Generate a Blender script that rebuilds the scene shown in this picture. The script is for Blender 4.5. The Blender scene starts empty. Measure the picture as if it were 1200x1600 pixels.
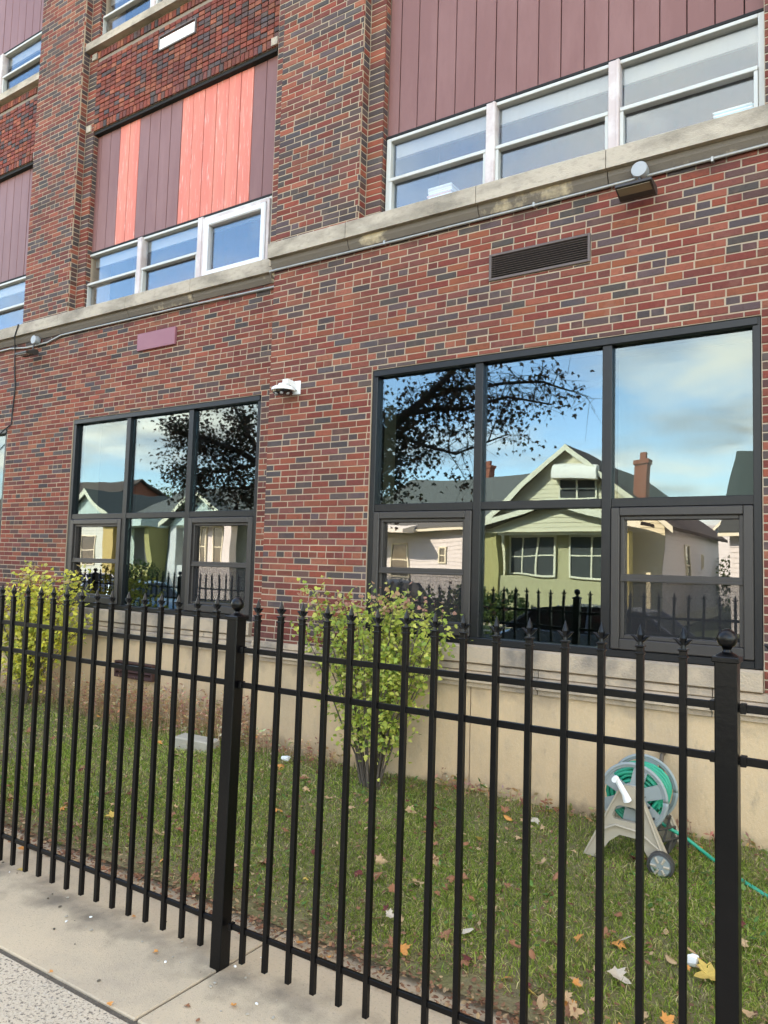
import bpy, math, random
import numpy as np
from mathutils import Matrix, Vector
random.seed(7); rng = np.random.default_rng(7)
scene = bpy.context.scene
col = scene.collection
R = math.radians

# ------------------------------------------------------------------ camera
F_PX, YAW, PITCH, ROLL = 1169.84, 0.580413, 0.0728313, 0.0291061
CAM = Vector((0, 0, 2.0))
_f = Vector((-math.sin(YAW)*math.cos(PITCH), math.cos(YAW)*math.cos(PITCH), math.sin(PITCH)))
_r = Vector((math.cos(YAW), math.sin(YAW), 0)); _u = _r.cross(_f)
RIGHT = _r*math.cos(ROLL) + _u*math.sin(ROLL)
UP = -_r*math.sin(ROLL) + _u*math.cos(ROLL)
cam_data = bpy.data.cameras.new('camera'); cam = bpy.data.objects.new('camera', cam_data); col.objects.link(cam)
m = Matrix.Identity(4)
for i in range(3):
    m[i][0] = RIGHT[i]; m[i][1] = UP[i]; m[i][2] = -_f[i]; m[i][3] = CAM[i]
cam.matrix_world = m
cam_data.sensor_fit = 'HORIZONTAL'; cam_data.sensor_width = 36.0
cam_data.lens = 36.0*F_PX/1200.0; cam_data.clip_start = 0.05; cam_data.clip_end = 2000
scene.camera = cam
def pix(x, y, z):
    d = Vector((x, y, z)) - CAM; w = d.dot(_f)
    return 600+F_PX*d.dot(RIGHT)/w, 800-F_PX*d.dot(UP)/w

# ------------------------------------------------------------------ world, sun, exposure
SUN = Vector((-0.45, 0.70, 0.52)).normalized()
world = bpy.data.worlds.new('World'); scene.world = world; world.use_nodes = True
nt = world.node_tree; N = nt.nodes; L = nt.links; N.clear()
def wn(t, **k):
    n = N.new(t)
    for a, b in k.items(): setattr(n, a, b)
    return n
out = wn('ShaderNodeOutputWorld'); bg = wn('ShaderNodeBackground'); bg.inputs['Strength'].default_value = 0.14
sky = wn('ShaderNodeTexSky', sky_type='NISHITA', sun_disc=False)
sky.sun_elevation = math.asin(SUN.z); sky.sun_rotation = math.atan2(SUN.x, SUN.y)
sky.air_density = 1.0; sky.dust_density = 0.3; sky.ozone_density = 2.4
tc = wn('ShaderNodeTexCoord'); sep = wn('ShaderNodeSeparateXYZ'); L.new(tc.outputs['Generated'], sep.inputs[0])
def wmath(op, a, b=None):
    n = wn('ShaderNodeMath', operation=op)
    for i, v in enumerate((a, b)):
        if v is None: continue
        if isinstance(v, (int, float)): n.inputs[i].default_value = v
        else: L.new(v, n.inputs[i])
    return n.outputs[0]
zz = wmath('ADD', wmath('MAXIMUM', sep.outputs[2], 0.0), 0.12)
cx = wmath('DIVIDE', sep.outputs[0], zz); cy = wmath('DIVIDE', sep.outputs[1], zz)
comb = wn('ShaderNodeCombineXYZ'); L.new(cx, comb.inputs[0]); L.new(cy, comb.inputs[1])
CLOUD_OFF = (26.601, 8.938, 0.0)
mp = wn('ShaderNodeMapping'); mp.inputs['Location'].default_value = CLOUD_OFF; L.new(comb.outputs[0], mp.inputs[0])
n1 = wn('ShaderNodeTexNoise'); n1.inputs['Scale'].default_value = 0.5; n1.inputs['Detail'].default_value = 9; n1.inputs['Roughness'].default_value = 0.56
L.new(mp.outputs[0], n1.inputs['Vector'])
ramp = wn('ShaderNodeValToRGB'); ramp.color_ramp.elements[0].position = 0.45; ramp.color_ramp.elements[1].position = 0.61
L.new(n1.outputs['Fac'], ramp.inputs[0])
n2 = wn('ShaderNodeTexNoise'); n2.inputs['Scale'].default_value = 1.5; n2.inputs['Detail'].default_value = 5; L.new(mp.outputs[0], n2.inputs['Vector'])
cr = wn('ShaderNodeValToRGB'); cr.color_ramp.elements[0].position = 0.42; cr.color_ramp.elements[1].position = 0.60
cr.color_ramp.elements[0].color = (2.9, 2.8, 2.7, 1); cr.color_ramp.elements[1].color = (6.2, 5.75, 5.0, 1)
L.new(n2.outputs['Fac'], cr.inputs[0])
mix = wn('ShaderNodeMix', data_type='RGBA'); L.new(ramp.outputs[0], mix.inputs[0])
L.new(sky.outputs[0], mix.inputs[6]); L.new(cr.outputs[0], mix.inputs[7])
L.new(mix.outputs[2], bg.inputs['Color']); L.new(bg.outputs[0], out.inputs[0])
sl = bpy.data.lights.new('sun', 'SUN'); sl.energy = 2.9; sl.angle = R(0.53); sl.color = (1, 0.93, 0.82)
so = bpy.data.objects.new('sun', sl); col.objects.link(so); so.location = (0, 0, 30)
so.rotation_euler = (-SUN).to_track_quat('-Z', 'Y').to_euler()
scene.view_settings.view_transform = 'Standard'; scene.view_settings.look = 'None'
scene.view_settings.gamma = 1.0; scene.view_settings.exposure = 2.95
scene.view_settings.use_white_balance = True; scene.view_settings.white_balance_temperature = 7300; scene.view_settings.white_balance_tint = 8
scene.cycles.max_bounces = 7; scene.cycles.transparent_max_bounces = 12; scene.cycles.glossy_bounces = 5
scene.cycles.caustics_reflective = False; scene.cycles.caustics_refractive = False
scene.cycles.use_denoising = True

# ------------------------------------------------------------------ materials
MATS = {}
def mat(name, base=(0.5, 0.5, 0.5), rough=0.6, metal=0.0, spec=0.5, var=(), bump=(), tint=False, coat=0.0, stretch=None):
    """var: (scale, amount, colour) overlays mixed by noise; bump: (scale, distance)"""
    if name in MATS: return MATS[name]
    mt = bpy.data.materials.new(name); mt.use_nodes = True
    t = mt.node_tree; n = t.nodes; l = t.links
    b = n['Principled BSDF']; b.inputs['Roughness'].default_value = rough; b.inputs['Metallic'].default_value = metal
    b.inputs['Specular IOR Level'].default_value = spec; b.inputs['Coat Weight'].default_value = coat
    geo = n.new('ShaderNodeNewGeometry'); pos = geo.outputs['Position']
    if stretch:
        mpn = n.new('ShaderNodeMapping'); mpn.inputs['Scale'].default_value = stretch; l.new(pos, mpn.inputs[0]); pos = mpn.outputs[0]
    if tint:
        a = n.new('ShaderNodeAttribute'); a.attribute_name = 'tint'; cur = a.outputs['Color']
    else:
        rgb = n.new('ShaderNodeRGB'); rgb.outputs[0].default_value = (*base, 1); cur = rgb.outputs[0]
    for sc, amt, c, lo, hi in var:
        t1 = n.new('ShaderNodeTexNoise'); t1.inputs['Scale'].default_value = sc; t1.inputs['Detail'].default_value = 6; t1.inputs['Roughness'].default_value = 0.65
        l.new(pos, t1.inputs['Vector'])
        mr = n.new('ShaderNodeMapRange'); mr.inputs[1].default_value = lo; mr.inputs[2].default_value = hi; mr.inputs[4].default_value = amt
        l.new(t1.outputs['Fac'], mr.inputs[0])
        mx = n.new('ShaderNodeMix'); mx.data_type = 'RGBA'; l.new(mr.outputs[0], mx.inputs[0]); l.new(cur, mx.inputs[6]); mx.inputs[7].default_value = (*c, 1)
        cur = mx.outputs[2]
    l.new(cur, b.inputs['Base Color'])
    nrm = None
    for sc, dist in bump:
        t1 = n.new('ShaderNodeTexNoise'); t1.inputs['Scale'].default_value = sc; t1.inputs['Detail'].default_value = 5
        l.new(pos, t1.inputs['Vector'])
        bp = n.new('ShaderNodeBump'); bp.inputs['Distance'].default_value = dist; bp.inputs['Strength'].default_value = 1.0
        l.new(t1.outputs['Fac'], bp.inputs['Height'])
        if nrm is not None: l.new(nrm, bp.inputs['Normal'])
        nrm = bp.outputs[0]
    if nrm is not None: l.new(nrm, b.inputs['Normal'])
    MATS[name] = mt; return mt
def translucent(mt, f):
    t = mt.node_tree; n = t.nodes; l = t.links; b = n['Principled BSDF']; tr = n.new('ShaderNodeBsdfTranslucent'); mx = n.new('ShaderNodeMixShader'); o = n['Material Output']
    l.new(b.inputs['Base Color'].links[0].from_socket, tr.inputs[0]); mx.inputs[0].default_value = f; l.new(b.outputs[0], mx.inputs[1]); l.new(tr.outputs[0], mx.inputs[2]); l.new(mx.outputs[0], o.inputs[0])
def glass(name, refl, rcol, tcol, wav=0.0, sc=1.2, rough=0.0, dirt=0.0):
    mt = bpy.data.materials.new(name); mt.use_nodes = True; t = mt.node_tree; n = t.nodes; l = t.links; n.clear()
    o = n.new('ShaderNodeOutputMaterial'); mx = n.new('ShaderNodeMixShader'); tr = n.new('ShaderNodeBsdfTransparent'); g = n.new('ShaderNodeBsdfGlossy')
    tr.inputs[0].default_value = (*tcol, 1); g.inputs['Color'].default_value = (*rcol, 1); g.inputs['Roughness'].default_value = rough
    mx.inputs[0].default_value = refl; l.new(tr.outputs[0], mx.inputs[1]); l.new(g.outputs[0], mx.inputs[2])
    geo = n.new('ShaderNodeNewGeometry')
    if wav:
        ns = n.new('ShaderNodeTexNoise'); ns.inputs['Scale'].default_value = sc; ns.inputs['Detail'].default_value = 1
        l.new(geo.outputs['Position'], ns.inputs['Vector'])
        bp = n.new('ShaderNodeBump'); bp.inputs['Distance'].default_value = wav; l.new(ns.outputs['Fac'], bp.inputs['Height']); l.new(bp.outputs[0], g.inputs['Normal'])
    res = mx.outputs[0]
    if dirt:
        mpn = n.new('ShaderNodeMapping'); mpn.inputs['Scale'].default_value = (9, 9, 1.2); l.new(geo.outputs['Position'], mpn.inputs[0])
        ns2 = n.new('ShaderNodeTexNoise'); ns2.inputs['Scale'].default_value = 3; ns2.inputs['Detail'].default_value = 8; l.new(mpn.outputs[0], ns2.inputs['Vector'])
        mr = n.new('ShaderNodeMapRange'); mr.inputs[1].default_value = 0.45; mr.inputs[2].default_value = 0.8; mr.inputs[4].default_value = dirt; l.new(ns2.outputs['Fac'], mr.inputs[0])
        df = n.new('ShaderNodeBsdfDiffuse'); df.inputs[0].default_value = (0.6, 0.6, 0.57, 1)
        m2 = n.new('ShaderNodeMixShader'); l.new(mr.outputs[0], m2.inputs[0]); l.new(res, m2.inputs[1]); l.new(df.outputs[0], m2.inputs[2]); res = m2.outputs[0]
    l.new(res, o.inputs[0]); MATS[name] = mt; return mt

brick_m = mat('brick', tint=True, rough=0.85, spec=0.25, var=[(38, 0.55, (0.05, 0.022, 0.02), 0.52, 0.8), (7, 0.30, (0.30, 0.16, 0.11), 0.55, 0.85), (0.7, 0.45, (0.07, 0.035, 0.03), 0.50, 0.72), (2.3, 0.35, (0.32, 0.20, 0.15), 0.62, 0.80)], bump=[(210, 0.003), (45, 0.004)])
mortar_m = mat('mortar', (0.44, 0.34, 0.245), 0.95, spec=0.1, var=[(1.1, 0.6, (0.27, 0.215, 0.165), 0.45, 0.7), (60, 0.3, (0.36, 0.31, 0.25), 0.45, 0.75)], bump=[(160, 0.004)])
mortar_dark_m = mat('mortar_dark', (0.24, 0.19, 0.15), 0.95, spec=0.1, var=[(5.0, 0.5, (0.34, 0.29, 0.23), 0.55, 0.75)], bump=[(160, 0.004)])
limestone_m = mat('limestone', (0.46, 0.385, 0.305), 0.9, spec=0.15, var=[(1.6, 0.75, (0.17, 0.145, 0.115), 0.44, 0.66), (14, 0.5, (0.12, 0.10, 0.082), 0.52, 0.8), (90, 0.25, (0.55, 0.48, 0.38), 0.5, 0.8)], bump=[(70, 0.004), (220, 0.002)], stretch=(1, 1, 2.2))
shaded_stained_m = mat('shaded_stained_stone', (0.17, 0.14, 0.115), 0.92, spec=0.12, var=[(1.3, 0.9, (0.55, 0.44, 0.30), 0.57, 0.63), (25, 0.4, (0.2, 0.17, 0.14), 0.5, 0.8)], bump=[(90, 0.004)])  # belt's shadow is put into the dark base colour; pale patches are staining
base_m = mat('base_stone', (0.60, 0.43, 0.255), 0.88, spec=0.18, var=[(0.9, 0.65, (0.36, 0.27, 0.18), 0.45, 0.72), (9, 0.35, (0.33, 0.27, 0.21), 0.52, 0.8), (5, 0.5, (0.27, 0.205, 0.145), 0.60, 0.72), (70, 0.22, (0.68, 0.6, 0.48), 0.5, 0.8)], bump=[(45, 0.003), (180, 0.0015)], stretch=(1.6, 1, 0.8))
ledge_m = mat('ledge_stone', (0.45, 0.345, 0.24), 0.9, spec=0.15, var=[(2.4, 0.85, (0.17, 0.145, 0.12), 0.44, 0.66), (40, 0.4, (0.28, 0.25, 0.21), 0.5, 0.8)], bump=[(70, 0.005), (200, 0.002)])
bronze_m = mat('bronze_frame', (0.0065, 0.0068, 0.008), 0.38, spec=0.35, var=[(12, 0.3, (0.016, 0.016, 0.017), 0.5, 0.8)])
sash_m = mat('sash_frame', (0.036, 0.031, 0.028), 0.42, spec=0.4, var=[(9, 0.3, (0.055, 0.049, 0.044), 0.5, 0.8)])
white_m = mat('white_frame', (0.52, 0.51, 0.48), 0.5, spec=0.4, var=[(7, 0.5, (0.42, 0.39, 0.36), 0.5, 0.75), (60, 0.4, (0.36, 0.30, 0.26), 0.6, 0.75)], bump=[(80, 0.001)], stretch=(1, 1, 0.35))
pink_white_m = mat('stained_white_frame', (0.50, 0.41, 0.39), 0.5, spec=0.4, var=[(4, 0.6, (0.72, 0.68, 0.66), 0.45, 0.65), (50, 0.3, (0.45, 0.28, 0.25), 0.6, 0.8)])
vinyl_m = mat('white_vinyl', (0.66, 0.64, 0.64), 0.35, spec=0.5, var=[(3, 0.15, (0.62, 0.55, 0.55), 0.45, 0.75)])
tan_reveal_m = mat('tan_reveal', (0.30, 0.27, 0.20), 0.7)
panel_m = mat('maroon_panel', (0.185, 0.082, 0.074), 0.5, spec=0.3, var=[(1.1, 0.8, (0.24, 0.12, 0.11), 0.42, 0.68), (20, 0.25, (0.11, 0.055, 0.056), 0.55, 0.8)], stretch=(2, 2, 0.5))
faded_m = mat('faded_panel', (0.58, 0.165, 0.125), 0.7, spec=0.3, var=[(2.2, 0.6, (0.66, 0.25, 0.18), 0.4, 0.7), (26, 0.8, (0.72, 0.50, 0.45), 0.57, 0.70)], stretch=(2.6, 1, 0.16))
dark_m = mat('dark_gap', (0.012, 0.011, 0.011), 0.9)
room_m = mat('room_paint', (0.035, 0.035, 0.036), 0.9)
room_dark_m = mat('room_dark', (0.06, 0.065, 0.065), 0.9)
blind_m = mat('blind_vinyl', (0.62, 0.62, 0.58), 0.7)
paper_m = mat('paper', (0.80, 0.80, 0.78), 0.8)
louvre_m = mat('louvre_metal', (0.12, 0.092, 0.085), 0.55, spec=0.3, var=[(20, 0.4, (0.07, 0.055, 0.052), 0.5, 0.75)])
galv_m = mat('galvanised', (0.34, 0.335, 0.32), 0.42, metal=0.55, var=[(12, 0.5, (0.25, 0.24, 0.22), 0.5, 0.75)])
greymetal_m = mat('grey_metal', (0.33, 0.335, 0.34), 0.5, metal=0.2, var=[(25, 0.3, (0.22, 0.22, 0.22), 0.5, 0.8)])
fix_m = mat('dark_bronze_fixture', (0.030, 0.025, 0.022), 0.45, spec=0.5)
lens_m = mat('floodlight_lens', (0.20, 0.165, 0.11), 0.15, spec=0.6)
cctv_m = mat('white_plastic', (0.80, 0.80, 0.79), 0.4)
blackglass_m = mat('black_glass', (0.006, 0.006, 0.007), 0.08, spec=0.7)
redplate_m = mat('plum_plate', (0.26, 0.10, 0.125), 0.55, spec=0.4, var=[(6, 0.3, (0.32, 0.14, 0.16), 0.45, 0.75)])
chalk_m = mat('chipped_white_paint', (0.80, 0.80, 0.76), 0.8, var=[(30, 1.0, (0.16, 0.12, 0.10), 0.66, 0.70)], stretch=(1, 1, 2.0))
fence_m = mat('black_fence_paint', (0.0012, 0.0012, 0.0017), 0.32, spec=0.27, var=[(9, 0.5, (0.005, 0.0045, 0.0045), 0.5, 0.75), (190, 0.9, (0.30, 0.30, 0.29), 0.77, 0.79)], bump=[(60, 0.0008)])
concrete_m = mat('sidewalk_concrete', (0.55, 0.435, 0.295), 0.92, spec=0.15, var=[(1.4, 0.55, (0.30, 0.255, 0.20), 0.44, 0.72), (11, 0.35, (0.54, 0.45, 0.30), 0.5, 0.8), (21, 0.7, (0.13, 0.11, 0.085), 0.735, 0.755), (75, 0.6, (0.22, 0.185, 0.145), 0.55, 0.72), (130, 0.55, (0.56, 0.49, 0.39), 0.55, 0.75)], bump=[(240, 0.003)])
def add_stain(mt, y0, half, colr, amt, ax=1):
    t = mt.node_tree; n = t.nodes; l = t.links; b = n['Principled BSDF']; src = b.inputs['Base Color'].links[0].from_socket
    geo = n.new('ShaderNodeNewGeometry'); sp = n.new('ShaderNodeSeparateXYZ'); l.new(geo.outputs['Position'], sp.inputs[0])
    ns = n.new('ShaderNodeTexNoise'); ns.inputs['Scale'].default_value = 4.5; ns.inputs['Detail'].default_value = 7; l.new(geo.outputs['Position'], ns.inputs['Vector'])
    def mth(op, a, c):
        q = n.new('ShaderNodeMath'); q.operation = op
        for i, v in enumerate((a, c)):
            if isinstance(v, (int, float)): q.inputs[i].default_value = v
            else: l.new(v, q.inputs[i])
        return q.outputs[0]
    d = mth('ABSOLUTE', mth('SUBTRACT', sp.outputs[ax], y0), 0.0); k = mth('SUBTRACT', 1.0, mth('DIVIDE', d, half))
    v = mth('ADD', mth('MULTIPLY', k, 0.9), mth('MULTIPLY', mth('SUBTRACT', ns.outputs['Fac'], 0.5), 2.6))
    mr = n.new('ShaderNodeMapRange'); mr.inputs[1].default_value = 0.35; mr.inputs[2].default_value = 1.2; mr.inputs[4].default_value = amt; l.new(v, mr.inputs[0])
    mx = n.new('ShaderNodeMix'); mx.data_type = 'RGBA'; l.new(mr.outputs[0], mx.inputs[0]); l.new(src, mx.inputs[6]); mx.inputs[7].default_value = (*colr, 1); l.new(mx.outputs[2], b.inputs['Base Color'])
add_stain(concrete_m, 2.80, 0.24, (0.12, 0.10, 0.078), 0.75)
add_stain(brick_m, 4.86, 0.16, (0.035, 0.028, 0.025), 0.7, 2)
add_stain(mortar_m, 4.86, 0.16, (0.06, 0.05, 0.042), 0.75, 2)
add_stain(brick_m, 1.30, 0.20, (0.06, 0.03, 0.026), 0.5, 2)
add_stain(base_m, 0.22, 0.26, (0.13, 0.10, 0.07), 0.8, 2)
add_stain(base_m, 1.10, 0.16, (0.17, 0.14, 0.105), 0.6, 2)
agg_m = mat('exposed_aggregate', (0.54, 0.445, 0.325), 0.9, spec=0.2, var=[(62, 0.95, (0.13, 0.105, 0.085), 0.53, 0.60), (45, 0.6, (0.60, 0.53, 0.43), 0.56, 0.66), (2, 0.35, (0.36, 0.32, 0.26), 0.5, 0.75)], bump=[(70, 0.008)])
joint_m = mat('joint_dirt', (0.10, 0.082, 0.06), 0.95, var=[(60, 0.6, (0.2, 0.165, 0.12), 0.5, 0.7)], bump=[(120, 0.006)])
soil_m = mat('soil', (0.20, 0.17, 0.085), 0.95, spec=0.1, var=[(3, 0.7, (0.10, 0.12, 0.035), 0.45, 0.65), (60, 0.6, (0.20, 0.155, 0.09), 0.5, 0.75), (1.1, 0.6, (0.22, 0.175, 0.10), 0.55, 0.7)], bump=[(45, 0.02)])
leaf_m = mat('foliage', tint=True, rough=0.55, spec=0.35)
grass_m = mat('grass', tint=True, rough=0.6, spec=0.25)
translucent(leaf_m, 0.35); translucent(grass_m, 0.5)
bark_m = mat('bark', (0.085, 0.066, 0.05), 0.9, var=[(20, 0.5, (0.14, 0.115, 0.09), 0.5, 0.7)], bump=[(50, 0.01)])
reel_m = mat('tan_plastic', (0.37, 0.315, 0.235), 0.55, spec=0.4, var=[(10, 0.35, (0.36, 0.32, 0.26), 0.5, 0.75)])
reelgrey_m = mat('grey_plastic', (0.25, 0.28, 0.27), 0.5, spec=0.4, var=[(16, 0.4, (0.27, 0.29, 0.29), 0.5, 0.75)])
reeldark_m = mat('dark_plastic', (0.035, 0.033, 0.03), 0.6)
hose_m = mat('green_hose', (0.012, 0.31, 0.185), 0.38, spec=0.5, var=[(14, 0.4, (0.02, 0.22, 0.14), 0.5, 0.75)])
brass_m = mat('weathered_brass', (0.10, 0.075, 0.05), 0.5, metal=0.4)
block_m = mat('pale_concrete', (0.38, 0.34, 0.27), 0.92, var=[(14, 0.5, (0.32, 0.29, 0.24), 0.5, 0.75)], bump=[(80, 0.006)])
asphalt_m = mat('asphalt', (0.055, 0.055, 0.057), 0.92, var=[(1.2, 0.4, (0.085, 0.082, 0.08), 0.5, 0.75)], bump=[(80, 0.006)])
verge_m = mat('verge_grass', (0.055, 0.085, 0.022), 0.9, var=[(4, 0.6, (0.10, 0.10, 0.035), 0.45, 0.7)], bump=[(60, 0.03)])
black_m = mat('black_rubber', (0.015, 0.015, 0.015), 0.7)
mirror_m = glass('coated_glass', 0.125, (0.74, 0.89, 1.0), (0.62, 0.68, 0.66), wav=0.0016, sc=1.7)
clear_m = glass('clear_glass', 0.115, (0.76, 0.89, 1.0), (0.95, 0.95, 0.95), wav=0.0012, sc=2.5, dirt=0.03)
sashglass_m = glass('sash_glass', 0.18, (0.90, 0.87, 0.90), (0.4, 0.4, 0.4), wav=0.0010, sc=2.0)
streak_m = glass('streaked_glass', 0.115, (0.80, 0.93, 0.98), (0.5, 0.55, 0.53), wav=0.0016, sc=1.7, dirt=0.02)
hw_glass_m = mat('house_window_glass', (0.075, 0.08, 0.078), 0.05, spec=0.8)
def screen_mat():
    mt = bpy.data.materials.new('insect_screen'); mt.use_nodes = True; t = mt.node_tree; n = t.nodes; l = t.links; n.clear()
    o = n.new('ShaderNodeOutputMaterial'); mx = n.new('ShaderNodeMixShader'); tr = n.new('ShaderNodeBsdfTransparent'); d = n.new('ShaderNodeBsdfDiffuse')
    d.inputs[0].default_value = (0.045, 0.045, 0.047, 1); mx.inputs[0].default_value = 0.42
    l.new(tr.outputs[0], mx.inputs[1]); l.new(d.outputs[0], mx.inputs[2]); l.new(mx.outputs[0], o.inputs[0]); return mt
screen_m = screen_mat()

# ------------------------------------------------------------------ mesh helpers
class MB:
    def __init__(s): s.v = []; s.f = []; s.t = []; s.cur = None
    def add(s, vs, fs):
        o = len(s.v); s.v += [tuple(x) for x in vs]; s.f += [tuple(i+o for i in f) for f in fs]
        if s.cur is not None: s.t += [s.cur]*len(vs)
        return s
    def box(s, x0, y0, z0, x1, y1, z1, c=0.0):
        if c <= 0:
            return s.add([(x0,y0,z0),(x1,y0,z0),(x1,y1,z0),(x0,y1,z0),(x0,y0,z1),(x1,y0,z1),(x1,y1,z1),(x0,y1,z1)],
                         [(0,3,2,1),(4,5,6,7),(0,1,5,4),(1,2,6,5),(2,3,7,6),(3,0,4,7)])
        c = min(c, .45*(x1-x0), .45*(y1-y0), .45*(z1-z0)); lo = (x0,y0,z0); hi = (x1,y1,z1)
        idx = {}; vs = []
        for sx in (0,1):
            for sy in (0,1):
                for sz in (0,1):
                    sg = (sx,sy,sz)
                    for ax in range(3):
                        p = []
                        for a in range(3):
                            e = hi[a] if sg[a] else lo[a]
                            p.append(e if a == ax else (e-c if sg[a] else e+c))
                        idx[(sg,ax)] = len(vs); vs.append(p)
        fs = []
        for ax in range(3):
            b, d = [(1,2),(2,0),(0,1)][ax]
            for sd in (0,1):
                q = []
                for (i,j) in ((0,0),(1,0),(1,1),(0,1)):
                    sg = [0,0,0]; sg[ax] = sd; sg[b] = i; sg[d] = j; q.append(idx[(tuple(sg),ax)])
                fs.append(tuple(q if sd else q[::-1]))
        for ax in range(3):
            b, d = [(1,2),(2,0),(0,1)][ax]
            for i in (0,1):
                for j in (0,1):
                    s0 = [0,0,0]; s0[b] = i; s0[d] = j; s1 = list(s0); s1[ax] = 1
                    q = (idx[(tuple(s0),b)], idx[(tuple(s1),b)], idx[(tuple(s1),d)], idx[(tuple(s0),d)])
                    fs.append(q if (i+j) % 2 == 0 else q[::-1])
        for sx in (0,1):
            for sy in (0,1):
                for sz in (0,1):
                    sg = (sx,sy,sz); q = (idx[(sg,0)], idx[(sg,1)], idx[(sg,2)])
                    fs.append(q if (sx+sy+sz) % 2 == 1 else q[::-1])
        return s.add(vs, fs)
    def tube(s, pts, r, n=8, cap=True):
        pts = [Vector(p) for p in pts]; k = len(pts); rs = r if isinstance(r, (list, tuple)) else [r]*k
        d0 = (pts[1]-pts[0]).normalized(); a = d0.orthogonal().normalized(); vs = []
        for i in range(k):
            d = (pts[min(i+1,k-1)]-pts[max(i-1,0)]).normalized(); a = (a-d*a.dot(d)).normalized(); b = d.cross(a)
            for j in range(n):
                t = 2*math.pi*j/n; vs.append(pts[i]+(a*math.cos(t)+b*math.sin(t))*rs[i])
        fs = [(i*n+j, i*n+(j+1)%n, (i+1)*n+(j+1)%n, (i+1)*n+j) for i in range(k-1) for j in range(n)]
        if cap: fs += [tuple(range(n))[::-1], tuple((k-1)*n+j for j in range(n))]
        return s.add(vs, fs)
    def lathe(s, prof, c=(0,0,0), n=20, axis='Z'):
        vs = []; k = len(prof)
        for (r, h) in prof:
            for j in range(n):
                t = 2*math.pi*j/n; x, y = r*math.cos(t), r*math.sin(t)
                p = (x, y, h) if axis == 'Z' else ((x, h, y) if axis == 'Y' else (h, x, y))
                vs.append((p[0]+c[0], p[1]+c[1], p[2]+c[2]))
        fl = [(i*n+j, i*n+(j+1)%n, (i+1)*n+(j+1)%n, (i+1)*n+j) for i in range(k-1) for j in range(n)]
        return s.add(vs, fl)
    def prism(s, poly, a0, a1, axis='Y'):
        """poly of 2D points extruded from a0 to a1: axis Y -> (x,z), X -> (y,z), Z -> (x,y)"""
        n = len(poly)
        def P(p, a): return (p[0], a, p[1]) if axis == 'Y' else ((a, p[0], p[1]) if axis == 'X' else (p[0], p[1], a))
        vs = [P(p, a0) for p in poly]+[P(p, a1) for p in poly]
        return s.add(vs, [tuple(range(n)), tuple(range(n, 2*n))[::-1]]+[(i, i+n, (i+1)%n+n, (i+1)%n) for i in range(n)])
    def mesh(s, name, mt, smooth=False):
        me = bpy.data.meshes.new(name); me.from_pydata(s.v, [], s.f); me.materials.append(mt)
        if s.t:
            a = me.attributes.new('tint', 'FLOAT_COLOR', 'POINT'); a.data.foreach_set('color', np.array([(*c, 1) for c in s.t], dtype=np.float32).ravel())
        if smooth: me.polygons.foreach_set('use_smooth', [True]*len(me.polygons))
        me.update(); return me
    def build(s, name, mt, parent=None, smooth=False, kind=None):
        o = bpy.data.objects.new(name, s.mesh(name, mt, smooth)); col.objects.link(o)
        if parent is not None:
            o.parent = parent; o.matrix_parent_inverse = parent_inv(parent)
        if kind: o['kind'] = kind
        return o
def world_of(o):
    w = Matrix.LocRotScale(o.location, o.rotation_euler, o.scale)
    return world_of(o.parent) @ o.matrix_parent_inverse @ w if o.parent else w
def parent_inv(p): return world_of(p).inverted()
def auto_smooth(o, ang=40):
    me = o.data; me.polygons.foreach_set('use_smooth', [True]*len(me.polygons)); me.set_sharp_from_angle(angle=R(ang)); return o
def empty(name, loc, label, cat, group=None):
    o = bpy.data.objects.new(name, None); col.objects.link(o); o.location = loc; o.empty_display_size = 0.2
    return tag(o, label, cat, group)
def tag(o, label, cat, group=None, kind=None):
    o['label'] = label; o['category'] = cat
    if group: o['group'] = group
    if kind: o['kind'] = kind
    return o
def np_mesh(name, V, T, mt, tint=None, parent=None, kind=None, smooth=False):
    me = bpy.data.meshes.new(name); V = np.asarray(V, np.float32); T = np.asarray(T, np.int32); k = T.shape[1]
    me.vertices.add(len(V)); me.vertices.foreach_set('co', V.ravel())
    me.loops.add(T.size); me.loops.foreach_set('vertex_index', T.ravel())
    me.polygons.add(len(T)); me.polygons.foreach_set('loop_start', np.arange(0, T.size, k, dtype=np.int32))
    if smooth: me.polygons.foreach_set('use_smooth', np.ones(len(T), bool))
    me.materials.append(mt); me.update(calc_edges=True)
    if tint is not None:
        a = me.attributes.new('tint', 'FLOAT_COLOR', 'POINT'); c = np.ones((len(V), 4), np.float32); c[:, :3] = tint; a.data.foreach_set('color', c.ravel())
    o = bpy.data.objects.new(name, me); col.objects.link(o)
    if parent is not None: o.parent = parent; o.matrix_parent_inverse = parent_inv(parent)
    if kind: o['kind'] = kind
    return o
def structure(o): o['kind'] = 'structure'; return o

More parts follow.
